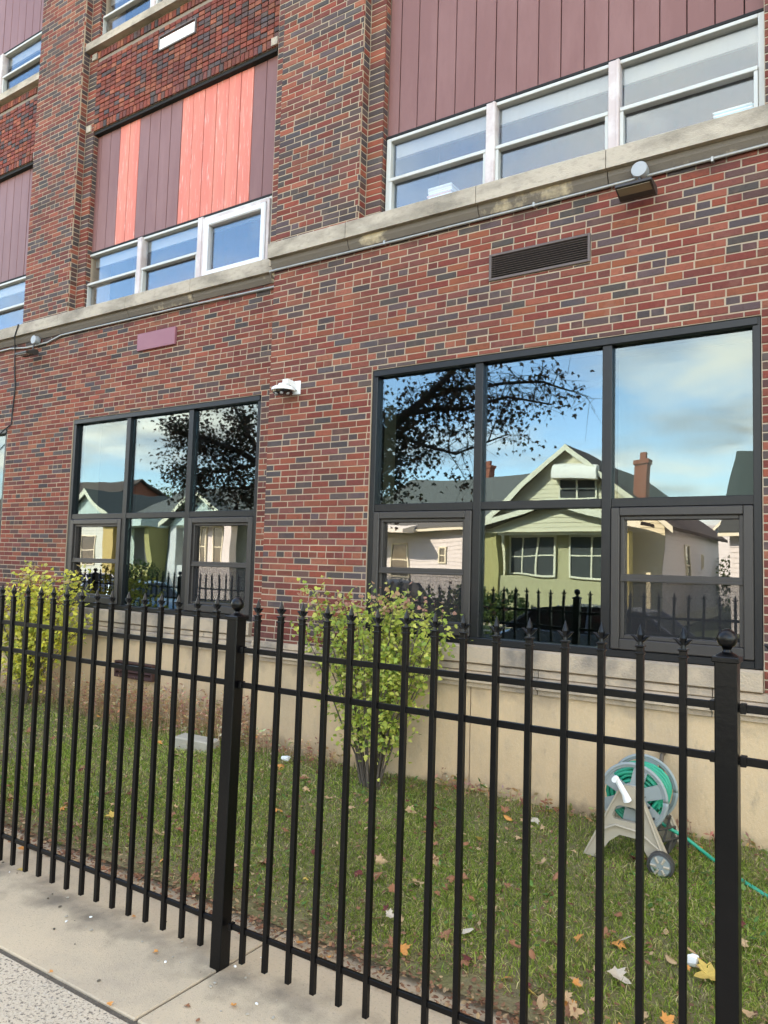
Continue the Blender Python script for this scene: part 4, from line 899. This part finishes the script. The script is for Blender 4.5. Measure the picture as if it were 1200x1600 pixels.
o = bpy.data.objects.new('paper_scrap', me); col.objects.link(o); o.location = (-0.755, 3.94, lz(-.755, 3.94)+.045); tag(o, 'crumpled scrap of white paper in the grass beside a large yellow leaf', 'paper')
o = bpy.data.objects.new('paper_scrap', me.copy()); col.objects.link(o); o.location = (-4.30, 5.12, lz(-4.3, 5.12)+.05); o.scale = (1.3, 1, .8); tag(o, 'crumpled scrap of white paper at the wall beside the leafy shrub', 'paper')
pm = []
for k in range(3):
    bm = bmesh.new(); bmesh.ops.create_icosphere(bm, subdivisions=1, radius=1)
    for v in bm.verts: v.co *= random.uniform(.7, 1.15); v.co.z *= .6
    me = bpy.data.meshes.new('pebble'); bm.to_mesh(me); bm.free(); me.materials.append([block_m, paper_m, joint_m][k]); pm.append(me)
for i in range(70):
    x = random.uniform(-5, -1.2); y = random.gauss(2.75, .12) if i < 55 else random.uniform(2.0, 3.0); k = random.choice((0, 0, 1, 2)); o = bpy.data.objects.new('pebble', pm[k]); col.objects.link(o)
    s = random.uniform(.003, .010); o.location = (x, y, s*.4); o.scale = (s*1.3, s, s); o.rotation_euler.z = random.uniform(0, 6)
    w_ = ['tan', 'white', 'dark'][k]; tag(o, f'small {w_} pebble on the concrete under the fence', 'pebble', f'{w_} pebbles on the concrete')

# ------------------------------------------------------------------ shrubs
def shrub(name, label, cx_, cy_, zb, rx, ry, ztop, n_stem, n_leaf, cols_, tips, size, prof):
    t = empty(name, (cx_, cy_, zb), label, 'shrub'); st = MB(); P = []; D = []
    for i in range(n_stem):
        a = random.uniform(0, 6.28); e = random.random()**.5; h = zb+(ztop-zb)*random.uniform(.6, 1.0)*(1-.10*e)
        tx, ty = cx_+rx*e*math.cos(a), cy_+ry*e*math.sin(a); pts = []
        for k in range(6):
            u = k/5; w = prof(u); pts.append((cx_+(tx-cx_)*w+random.gauss(0, .012), cy_+(ty-cy_)*w, zb-.02+(h-zb)*u))
        st.tube(pts, [.010, .008, .007, .005, .004, .002], 5)
        for k in range(n_leaf//n_stem):
            u = random.uniform(.10, 1.04)**.62*5; j = min(4, int(u)); f = u-j; p = Vector(pts[j]).lerp(Vector(pts[j+1]), f); sp = .085*(1-.3*u/5)
            q = p+Vector((random.gauss(0, sp), random.gauss(0, sp*.8), random.gauss(0, sp*.7)))
            if q.y > YA-.04 and cx_ > -4: q.y = YA-.05-random.random()*.1
            P.append(q); D.append((random.gauss(0, 1), random.gauss(-.3, .8), random.gauss(-.25, .6)))
    P = np.array(P); D = np.array(D); n = len(P); Nn = np.stack([rng.normal(0, .6, n), rng.normal(-.6, .5, n), rng.normal(.7, .5, n)], 1)
    hgt = (P[:, 2]-zb)/(ztop-zb); V, T, C = scatter_leaves(P, D, Nn, rng.uniform(*size, n), 'lobed', cols_, .5)
    k = len(V)//n; tipm = (hgt > .8) & (rng.random(n) < .45); C = C.reshape(n, k, 3); C[tipm] = np.array(tips)[rng.integers(0, len(tips), tipm.sum())][:, None, :]
    st.build('stem', bark_m, t); np_mesh('foliage', V, T, leaf_m, C.reshape(-1, 3), t, 'stuff')
shrub('shrub', 'bushy green shrub with pinkish buds against the stone wall', -3.34, 5.02, .27, .80, .24, 1.98, 36, 5000, [(0.38,0.43,0.065),(0.28,0.35,0.055),(0.48,0.50,0.09),(0.20,0.27,0.05),(0.56,0.55,0.13)], [(0.42,0.25,0.14),(0.45,0.42,0.14),(0.38,0.19,0.13)], (.026, .054), lambda u: .10+.90*u**1.25)
shrub('shrub', 'yellow green shrub with arching bare lower stems by the far window', -8.35, 5.18, .28, 1.15, .28, 2.06, 36, 4400, [(0.60,0.55,0.06),(0.68,0.61,0.085),(0.47,0.47,0.07),(0.72,0.64,0.11),(0.34,0.38,0.07)], [(0.5,0.46,0.12),(0.42,0.30,0.12)], (.034, .066), lambda u: u**1.35)

# ------------------------------------------------------------------ across the street (seen in the panes)
def siding_m(name, c): return mat(name, c, 0.65, spec=0.3, var=[(2.5, 0.25, tuple(q*0.75 for q in c), 0.45, 0.75)])
cream_m = siding_m('cream_siding', (0.74, 0.68, 0.47)); whites_m = siding_m('white_siding', (0.72, 0.69, 0.66)); green_m = siding_m('pale_green_siding', (0.58, 0.66, 0.60)); trimw_m = siding_m('house_trim', (0.80, 0.76, 0.58))
roofg_m = mat('grey_shingle', (0.135, 0.135, 0.12), 0.95, var=[(40, 0.5, (0.085, 0.085, 0.078), 0.45, 0.7)], stretch=(1, 1, 3)); roofb_m = mat('brown_shingle', (0.085, 0.06, 0.045), 0.95, var=[(40, 0.5, (0.05, 0.036, 0.03), 0.45, 0.7)])
roofd_m = mat('charcoal_shingle', (0.055, 0.062, 0.058), 0.95, var=[(40, 0.5, (0.035, 0.038, 0.036), 0.45, 0.7)]); ybrick_m = mat('yellow_brick', (0.46, 0.40, 0.16), 0.9, var=[(30, 0.5, (0.32, 0.27, 0.11), 0.5, 0.7)]); olive_m = mat('olive_paint', (0.47, 0.43, 0.24), 0.8, var=[(6, 0.3, (0.19, 0.21, 0.06), 0.5, 0.75)])
chim_m = mat('chimney_brick', (0.30, 0.10, 0.06), 0.9, var=[(14, 0.5, (0.42, 0.2, 0.12), 0.5, 0.65)], stretch=(1, 1, 2)); awn_m = mat('awning_cloth', (0.80, 0.76, 0.66), 0.8); porch_m = mat('porch_shade', (0.20, 0.19, 0.17), 0.9)
def clap(mb, x0, x1, z0, z1, y, apex=None, axis='X', at=0, st=0.17):
    """lap boards on a wall that faces +y (axis X) or +x (axis Y); apex=(c, zr) clips to a gable"""
    z = z0
    while z < z1-1e-3:
        zt = min(z+st, z1); a0, a1, b0, b1 = x0, x1, x0, x1
        if apex:
            c, zr = apex; f0 = max(0, min(1, (zr-z)/(zr-z0))); f1 = max(0, min(1, (zr-zt)/(zr-z0))); a0, a1 = c+(x0-c)*f0, c+(x1-c)*f0; b0, b1 = c+(x0-c)*f1, c+(x1-c)*f1
        o = 0.022
        if axis == 'X': vs = [(a0, y+o, z), (a1, y+o, z), (b1, y+.002, zt), (b0, y+.002, zt), (a0, y, z), (a1, y, z)]
        else: vs = [(y+o, a0, z), (y+o, a1, z), (y+.002, b1, zt), (y+.002, b0, zt), (y, a0, z), (y, a1, z)]
        mb.add(vs, [(1, 0, 3, 2), (0, 1, 5, 4)]); z = zt
def hwin(house, x0, x1, z0, z1, y, parts=1, tm=trimw_m, axis='X'):
    f = MB(); w = .07
    if axis == 'X': rectframe(f, x0, x1, z0, z1, w, y, y+.07, .004)
    else:
        f.box(y, x0, z0, y+.07, x0+w, z1); f.box(y, x1-w, z0, y+.07, x1, z1); f.box(y, x0+w, z1-w, y+.07, x1-w, z1); f.box(y, x0+w, z0, y+.07, x1-w, z0+w)
    for k in range(1, parts):
        xm = x0+(x1-x0)*k/parts
        if axis == 'X': f.box(xm-.03, y, z0+w, xm+.03, y+.06, z1-w)
    zm = (z0+z1)/2
    if axis == 'X': f.box(x0+w, y+.005, zm-.025, x1-w, y+.05, zm+.025)
    else: f.box(y+.005, x0+w, zm-.025, y+.05, x1-w, zm+.025)
    f = f.build('window', tm, house); g = MB()
    if axis == 'X': g.box(x0+.02, y-.01, z0+.02, x1-.02, y+.02, z1-.02)
    else: g.box(y-.01, x0+.02, z0+.02, y+.02, x1-.02, z1-.02)
    g.build('pane', hw_glass_m, f)
def house(name, label, x0, x1, yf, depth, eave, ridge, wm, rm, ridge_axis='Y', porch=None, wins_=(), side_wins=(), chimney=None, attic=None, base=.45, side_m=None):
    cx_ = (x0+x1)/2; t = empty(name, (cx_, yf-depth/2, 0), label, 'house'); yb = yf-depth
    w = MB(); w.box(x0+.01, yb, -.02, x1-.01, yf-.01, eave)
    if ridge_axis == 'Y': w.prism([(x0+.01, eave), (x1-.01, eave), (cx_, ridge)], yb, yf-.01, 'Y')
    else: w.prism([(yb, eave), (yf-.01, eave), ((yb+yf)/2, ridge)], x0+.01, x1-.01, 'X')
    w.build('wall', wm, t); s = MB(); clap(s, x0, x1, base, eave, yf)
    if ridge_axis == 'Y': clap(s, x0, x1, eave, ridge, yf, (cx_, ridge))
    s2 = MB(); clap(s2, yb, yf, base, eave, x1, axis='Y'); s2.build('side_siding', side_m or wm, t)
    if ridge_axis == 'X': clap(s, yb, yf, eave, ridge, x1, ((yb+yf)/2, ridge), 'Y')
    s.build('siding', wm, t); r = MB(); ov = .38; th = .14
    if ridge_axis == 'Y':
        sl_ = (ridge-eave)/(cx_-x0); xa, za = x0-ov, eave-ov*sl_
        r.prism([(xa, za), (cx_, ridge), (cx_, ridge+th), (xa, za+th)], yb-.3, yf+.4, 'Y'); r.prism([(cx_, ridge), (2*cx_-xa, za), (2*cx_-xa, za+th), (cx_, ridge+th)], yb-.3, yf+.4, 'Y')
    else:
        cy_ = (yb+yf)/2; sl_ = (ridge-eave)/(yf-cy_); ya, za = yf+ov, eave-ov*sl_
        r.prism([(ya, za), (cy_, ridge), (cy_, ridge+th), (ya, za+th)], x0-.3, x1+.3, 'X'); r.prism([(cy_, ridge), (2*cy_-ya, za), (2*cy_-ya, za+th), (cy_, ridge+th)], x0-.3, x1+.3, 'X')
    rf = r.build('roof', rm, t); tr = MB()
    if ridge_axis == 'Y':
        for sx in (-1, 1): tr.add([(cx_, yf+.41, ridge-.12), (cx_, yf+.41, ridge+th), (cx_+sx*(cx_-xa), yf+.41, za+th), (cx_+sx*(cx_-xa), yf+.41, za-.12), (cx_, yf+.36, ridge-.12), (cx_+sx*(cx_-xa), yf+.36, za-.12)], [(0, 1, 2, 3), (4, 0, 3, 5)])
        tr.build('barge_board', trimw_m, rf)
    else:
        tr.box(x0-.3, ya-.02, za-.05, x1+.3, ya+.1, za+.06); tr.build('gutter', trimw_m, rf)
    for wn_ in wins_: hwin(t, *wn_[:4], yf+.005, wn_[4] if len(wn_) > 4 else 1)
    for wn_ in side_wins: hwin(t, *wn_[:4], x1+.005, 1, axis='Y')
    if chimney:
        cxx, cyy, cz0, cz1 = chimney; c = MB(); c.box(cxx-.25, cyy-.3, cz0, cxx+.25, cyy+.3, cz1); c.box(cxx-.3, cyy-.35, cz1, cxx+.3, cyy+.35, cz1+.14); c.box(cxx-.12, cyy-.12, cz1+.14, cxx+.12, cyy+.12, cz1+.4); c.build('chimney', chim_m, rf)
    if attic:
        a0, a1, z0, z1 = attic; hwin(t, a0, a1, z0, z1, yf+.03, 2); aw = MB(); K = 10
        prof = [(yf+.02+.62*math.sin(R(90*k/K)), z1-.12+.62*math.cos(R(90*k/K))) for k in range(K+1)]
        aw.prism(prof+[(yf+.02, z1-.12)], a0-.15, a1+.15, 'X'); aw.build('awning', awn_m, t)
    if porch:
        px0, px1, pd, pe, pr, cm, pm_ = porch; py = yf+pd; pc = (px0+px1)/2; pb = MB()
        for sx in (-1, 1):
            hx = (pc-px0)+.4; sl_ = (pr-pe)/(pc-px0); zA = pe-.4*sl_
            pb.prism([(pc+sx*hx, zA), (pc, pr), (pc, pr+.12), (pc+sx*hx, zA+.12)] if sx < 0 else [(pc, pr), (pc+hx, zA), (pc+hx, zA+.12), (pc, pr+.12)], yf+.45, py+.45, 'Y')
        prf = pb.build('porch_roof', rm, t); bb = MB()
        for sx in (-1, 1): bb.add([(pc, py+.46, pr-.08), (pc, py+.46, pr+.13), (pc+sx*hx, py+.46, zA+.13), (pc+sx*hx, py+.46, zA-.1), (pc, py+.40, pr-.08), (pc+sx*hx, py+.40, zA-.1)], [(0, 1, 2, 3), (4, 0, 3, 5)])
        bb.build('barge_board', trimw_m, prf); g = MB(); clap(g, px0, px1, pe-.25, pr-.1, py, (pc, pr)); g.prism([(px0+.02, pe-.25), (px1-.02, pe-.25), (pc, pr-.12)], py-.1, py-.01, 'Y'); g.build('porch_gable', wm, t)
        for cxx in (px0+.35, px1-.35):
            c = MB(); c.prism([(cxx-.42, 0), (cxx+.42, 0), (cxx+.28, 1.6), (cxx+.24, pe-.27), (cxx-.24, pe-.27), (cxx-.28, 1.6)], py-.55, py-.05, 'Y'); c.build('porch_column', cm, t)
        pw_ = MB(); pw_.box(px0+.1, yf+.02, 0, px1-.1, py-.1, .5); pw_.box(px0+.6, py-.35, .5, px1-.6, py-.15, 1.75); pw_.build('porch_wall', pm_, t)
        hwin(t, px0+.85, pc-.15, 1.8, pe-.35, py-.80, 3); hwin(t, pc+.35, px1-.75, 1.8, pe-.35, py-.80, 2); pk_ = MB(); pk_.box(px0+.6, py-.95, .5, px1-.6, py-.82, pe-.1); pk_.build('porch_back', pm_, t)
        dn = MB(); dn.box(px0+.62, py-.34, pe-.36, px1-.62, py-.14, pe-.26); dn.build('porch_beam', trimw_m, t)
    return t
house('bungalow', 'cream sided bungalow with olive porch and scalloped attic awning across the street', -13.75, -6.55, -18.0, 12, 3.95, 6.95, cream_m, roofb_m, 'Y', porch=(-13.0, -7.2, 1.9, 3.75, 4.55, ybrick_m, olive_m), side_wins=[(-22.5, -21.6, 1.6, 3.2), (-25.5, -25.1, 2.3, 2.9)], chimney=(-7.55, -18.9, 4.5, 6.3), attic=(-10.55, -9.05, 4.85, 5.75), side_m=whites_m)
hL = house('cottage', 'white sided cottage with low grey roof and red porch front beside the cream bungalow', -21.0, -14.6, -18.6, 11, 3.9, 6.6, whites_m, roofg_m, 'X', wins_=[(-18.9, -17.9, 1.5, 3.1), (-16.3, -15.9, 2.2, 3.0)], side_wins=[(-24.8, -24.0, 4.3, 5.2)], chimney=(-16.8, -24.5, 6.3, 7.3))
aw = MB(); aw.prism([(-18.5, 4.0), (-17.0, 3.75), (-17.0, 3.55), (-18.5, 3.6)], -20.8, -17.3, 'X'); aw.build('porch_awning', awn_m, hL)
house('cottage', 'white house with charcoal roof and white downspout on the open side of the cream bungalow', -4.3, 3.2, -18.2, 7.6, 3.75, 6.85, whites_m, roofd_m, 'X', wins_=[(-2.8, -1.4, 1.4, 3.0), (0.2, 1.8, 1.4, 3.0)])
house('cottage', 'pale far house glimpsed in the gap behind the cream bungalow', -9.5, -4.6, -42, 9, 4.0, 6.9, whites_m, roofd_m, 'Y', wins_=[(-6.3, -5.4, 3.4, 4.6)])
hG = house('cottage', 'pale green sided cottage with yellow brick porch and wide grey roof down the street', -38.3, -27.0, -18.2, 10, 4.3, 6.6, green_m, roofg_m, 'X', wins_=[(-33.9, -33.1, 2.0, 3.9), (-30.0, -29.2, 1.6, 3.6)], porch=(-32.5, -27.8, 1.6, 4.2, 5.6, whites_m, whites_m))
mb = MB(); mb.box(-38.0, -17.0, 0, -37.1, -16.4, 3.9); mb.build('porch_column', ybrick_m, hG)
mb = MB(); mb.box(-37.1, -16.8, 0, -34.3, -16.6, 1.7); mb.box(-34.6, -18.1, 0, -34.3, -16.8, 3.9); mb.build('porch_wall', ybrick_m, hG)
mb = MB(); mb.box(-37.1, -18.16, 0, -34.6, -17.96, 3.9); mb.build('porch_back', porch_m, hG)
mb = MB(); mb.box(-38.2, -18.0, 3.9, -34.2, -16.2, 4.5); mb.build('porch_beam', green_m, hG)
house('cottage', 'pale green cottage with small front gable under a brown roof down the street', -43.6, -38.6, -17.5, 9, 4.6, 6.2, green_m, roofd_m, 'Y', wins_=[(-42.2, -40.2, 1.6, 3.4, 2)])
house('cottage', 'brown roofed brick house at the far end of the street', -60, -45.5, -19, 12, 4.4, 7.8, chim_m, roofb_m, 'X', wins_=[(-50, -48, 1.5, 3.2, 2)])
house('cottage', 'cream house with grey roof standing between the white and the pale green cottages', -26.3, -21.9, -19.5, 10, 3.8, 6.0, cream_m, roofg_m, 'Y', wins_=[(-25.2, -23.2, 1.5, 3.1, 2)])

# parked cars
def car(x, y, paint, label, rot=0, tall=0.0):
    t = empty('parked_car', (0, 0, 0), label, 'car', 'cars parked along the kerb'); z0 = -.12
    H = 1.45+tall; side = [(-2.2, .35), (-2.25, .62), (-2.15, .88), (-1.75, .98), (-1.45, 1.02), (1.15, .98), (1.95, .84), (2.2, .66), (2.22, .38)]
    def loft(prof_of_w, ws):
        vs = []; fs = []
        for w in ws: vs += [(px, w, pz) for px, pz in prof_of_w(w)]
        n = len(prof_of_w(ws[0]))
        for i in range(len(ws)-1):
            for j in range(n): fs.append((i*n+j, i*n+(j+1) % n, (i+1)*n+(j+1) % n, (i+1)*n+j))
        fs += [tuple(range(n))[::-1], tuple((len(ws)-1)*n+j for j in range(n))]; return vs, fs
    mb = MB(); f = lambda w: [(px*(1-.035*(abs(w)/.88)**4), pz-(.06*(abs(w)/.88)**6 if pz > .8 else 0)) for px, pz in side]
    mb.add(*loft(f, [-.88, -.84, -.6, 0, .6, .84, .88])); b = auto_smooth(mb.build('body', paint, t), 35)
    g = MB(); cab = [(-1.95, .96), (-1.35, H-.06), (-.9, H), (.35, H), (.75, H-.06), (1.35, .94)]
    f2 = lambda w: [(px*(1-.02*abs(w)), pz) for px, pz in cab]
    vs, fs = [], []; ws = [(-.80, 0), (-.66, 1), (.66, 1), (.80, 0)]
    rows = []
    for w, k in ((-.82, 0), (-.62, 1), (.62, 1), (.82, 0)):
        rows.append([(px, w if pz < 1.1 else w*(.80 if not k else 1), pz) for px, pz in cab])
    for rr in rows: vs += rr
    n = len(cab)
    for i in range(3):
        for j in range(n): fs.append((i*n+j, i*n+(j+1) % n, (i+1)*n+(j+1) % n, (i+1)*n+j))
    fs += [tuple(range(n))[::-1], tuple(3*n+j for j in range(n))]; g.add(vs, fs); g.build('glasshouse', blackglass_m, t)
    rt_ = MB(); rt_.prism([(-1.33, H-.05), (-.9, H+.012), (.35, H+.012), (.74, H-.05), (.35, H-.02), (-.9, H-.02)], -.6, .6, 'Y')
    for s in (-1, 1):
        for (pa, pb_) in (((-1.95, .97), (-1.35, H-.05)), ((1.33, .95), (.75, H-.05)), ((-.3, .98), (-.3, H-.02))): rt_.tube([(pa[0], s*.81, pa[1]), (pb_[0], s*.655, pb_[1])], .035, 6)
    rt_.build('roof', paint, t)
    for wx_ in (-1.35, 1.35):
        for s in (-1, 1):
            w_ = MB(); w_.lathe([(.20, -.1), (.31, -.1), (.33, -.07), (.33, .07), (.31, .1), (.20, .1)], (wx_, s*.80, .33), 22, 'Y'); wo = w_.build('wheel', black_m, t, True)
            w_ = MB(); w_.lathe([(0, -.085), (.2, -.08), (.21, .08), (0, .085)], (wx_, s*.80, .33), 18, 'Y'); w_.build('rim', galv_m, wo)
    for s in (-1, 1):
        l_ = MB(); l_.box(2.08, s*.68-.16, .62, 2.19, s*.68+.16, .74, .02); l_.build('headlight', cctv_m, t); l_ = MB(); l_.box(-2.2, s*.7-.14, .72, -2.1, s*.7+.14, .86, .02); l_.build('tail_light', redlamp_m, t)
    t.location = (x, y, z0); t.rotation_euler.z = R(rot); return t
redlamp_m = mat('red_lamp', (0.35, 0.01, 0.01), 0.2)
car(-4.3, -4.05, mat('silver_blue_paint', (0.22, 0.26, 0.33), 0.25, metal=0.5, coat=.5), 'silver blue saloon parked at the kerb opposite the cream bungalow')
car(-10.6, -4.1, mat('silver_paint', (0.42, 0.43, 0.44), 0.25, metal=0.5, coat=.5), 'tall silver car parked at the kerb by the street tree', 180, .35)
car(-19.5, -4.1, mat('pale_blue_paint', (0.20, 0.32, 0.42), 0.25, metal=0.4, coat=.5), 'pale blue car parked at the kerb down the street')
car(-31.0, -10.2, mat('white_paint', (0.7, 0.7, 0.7), 0.25, coat=.5), 'white car parked across the street by the pale green cottage', 180)

# street tree: trunk, limbs, leaf clumps
def street_tree():
    t = empty('maple_tree', (-10.9, -2.0, 0), 'large dark leaved maple tree growing in the verge', 'tree'); wood = MB(); ends = []
    def limb(pts, r0, r1): 
        n = len(pts); wood.tube(pts, [r0+(r1-r0)*i/(n-1) for i in range(n)], 8)
    random.seed(21)
    base = (-10.9, -2.0, -.05); crown = (-10.6, -2.0, 3.0)
    limb([base, (-10.85, -2.0, 1.2), crown], .30, .22)
    mains = [([crown, (-9.6, -2.0, 3.9), (-8.58, -2.0, 4.62), (-7.74, -2.0, 5.25), (-7.0, -2.1, 5.9), (-6.2, -2.2, 6.8)], .17, .05, 1.0),
             ([(-7.95, -2.0, 5.1), (-7.2, -1.95, 5.15), (-6.57, -1.9, 5.08), (-5.7, -1.9, 5.25), (-4.8, -1.85, 5.0)], .075, .02, .75),
             ([(-8.5, -2.0, 4.68), (-7.9, -1.9, 4.62), (-7.2, -1.8, 4.35), (-6.7, -1.8, 4.2), (-5.6, -1.7, 4.5)], .06, .015, .45),
             ([(-7.6, -2.0, 5.4), (-6.9, -2.3, 5.6), (-6.0, -2.4, 5.65), (-5.2, -2.4, 5.6), (-4.5, -2.3, 5.3)], .06, .015, .6),
             ([(-8.9, -2.0, 4.4), (-8.5, -1.6, 3.9), (-8.0, -1.4, 3.6)], .04, .012, .9), ([(-9.4, -2.0, 4.1), (-9.0, -2.4, 3.9), (-8.6, -2.6, 3.75)], .04, .012, 1.0),
             ([crown, (-10.7, -2.1, 4.6), (-10.3, -2.2, 6.4), (-9.8, -2.2, 8.4)], .17, .05, 1.2), ([(-10.5, -2.1, 5.5), (-9.6, -2.2, 6.4), (-8.6, -2.3, 7.4)], .08, .03, 1.0),
             ([crown, (-11.7, -2.0, 3.9), (-13.0, -2.0, 4.7), (-14.4, -2.0, 5.2), (-15.6, -2.0, 5.4)], .15, .03, 1.0), ([(-12.2, -2, 4.2), (-13.2, -2.1, 5.6), (-14.2, -2.1, 6.6)], .08, .02, .9), ([(-12.6, -2, 4.4), (-13.4, -1.8, 4.2), (-14.3, -1.8, 4.3), (-15.2, -1.7, 4.5)], .06, .015, 1.0), ([(-11.8, -2, 4.0), (-12.6, -1.7, 3.8), (-13.4, -1.6, 3.7)], .05, .015, 1.0)]
    P = []; D = []
    for pts, r0, r1, dens in mains:
        limb(pts, r0*.85, r1*.85); pv = [Vector(p) for p in pts]; L_ = sum((pv[i+1]-pv[i]).length for i in range(len(pv)-1)); m_ = int(L_*9)
        for k in range(m_):
            u = random.uniform(.18, 1.0)*(len(pv)-1); j = min(len(pv)-2, int(u)); p = pv[j].lerp(pv[j+1], u-j)
            d = Vector((random.gauss(.2 if p.x > -10.5 else -.2, .8), random.gauss(0, .7), random.gauss(.05, .6))).normalized(); ln = random.uniform(.3, .8)
            q1 = p+d*ln*.5+Vector((random.gauss(0, .07), random.gauss(0, .05), random.gauss(.05, .06))); q2 = p+d*ln+Vector((0, 0, -.14*ln)); wood.tube([p, q1, q2], [.014, .009, .003], 4, False)
            for _ in range(6):
                b = p.lerp(q2, random.uniform(.3, .9)); e = b+Vector((random.gauss(0, .25), random.gauss(0, .2), random.gauss(-.05, .2))); wood.tube([b, e], [.006, .002], 3, False)
            thin = 1.0 if p.x < -6.6 else max(.0, .42+(p.x+6.6)*-.16)
            if random.random() < dens*thin:
                for _ in range(int(random.uniform(36, 72))):
                    c = p.lerp(q2, random.uniform(.35, 1.15))+Vector((random.gauss(0, .21), random.gauss(0, .2), random.gauss(-.04, .17))); P.append(c); D.append((random.gauss(0, .6), random.gauss(0, .6), random.gauss(-.75, .35)))
    wood.build('trunk', bark_m, t); P = np.array(P); D = np.array(D); n = len(P)
    V, T, C = scatter_leaves(P, D, np.stack([rng.normal(0, .6, n), rng.normal(.5, .6, n), rng.normal(.3, .6, n)], 1), rng.uniform(.05, .10, n), 'maple', [(0.075,0.042,0.024),(0.10,0.052,0.028),(0.06,0.046,0.022),(0.125,0.065,0.03),(0.05,0.055,0.02)], .4)
    np_mesh('crown', V, T, leaf_m, C, t, 'stuff'); return len(P)
street_tree()
def bush(x, y, r, h, label, nl=900, cols_=((0.05,0.085,0.02),(0.07,0.11,0.03),(0.035,0.06,0.015)), trunk=0):
    t = empty('bush' if not trunk else 'far_tree', (x, y, 0), label, 'bush' if not trunk else 'tree'); a = rng.uniform(0, 6.28, nl); u = rng.uniform(-1, 1, nl); rr = rng.uniform(.55, 1.05, nl)*(1+.25*np.sin(3*a)*np.cos(2*u)); s = np.sqrt(1-u*u)
    P = np.stack([x+r*rr*s*np.cos(a), y+r*rr*s*np.sin(a), trunk+h*(.5+.5*rr*u)], 1); st = MB(); st.tube([(x, y, -.05), (x, y, trunk+h*.6)], [.05+trunk*.04, .02], 6); st.build('stem', bark_m, t)
    V, T, C = scatter_leaves(P, rng.normal(size=(nl, 3)), rng.normal(size=(nl, 3)), rng.uniform(.08, .2, nl)*(1+.15*trunk), 'oval', list(cols_), .4); np_mesh('foliage', V, T, leaf_m, C, t, 'stuff')
bush(-13.0, -15.2, .8, 1.5, 'dark bush beside the porch of the cream bungalow'); bush(-11.4, -15.0, .9, 1.2, 'low dark bush below the porch of the cream bungalow')
bush(-17.8, -16.6, 1.6, 1.5, 'broad bush before the white cottage with the red porch', 1400); bush(-33.5, -15.5, 1.3, 2.0, 'dark bush before the pale green cottage porch', 1200); bush(-5.6, -29.5, 1.3, 3.2, 'green bush in the gap behind the cream bungalow', 1200, ((0.10,0.16,0.03),(0.13,0.18,0.04)))
bush(-56, -36, 4.5, 6.0, 'round green tree beyond the brown roofed house', 2500, trunk=3.0)
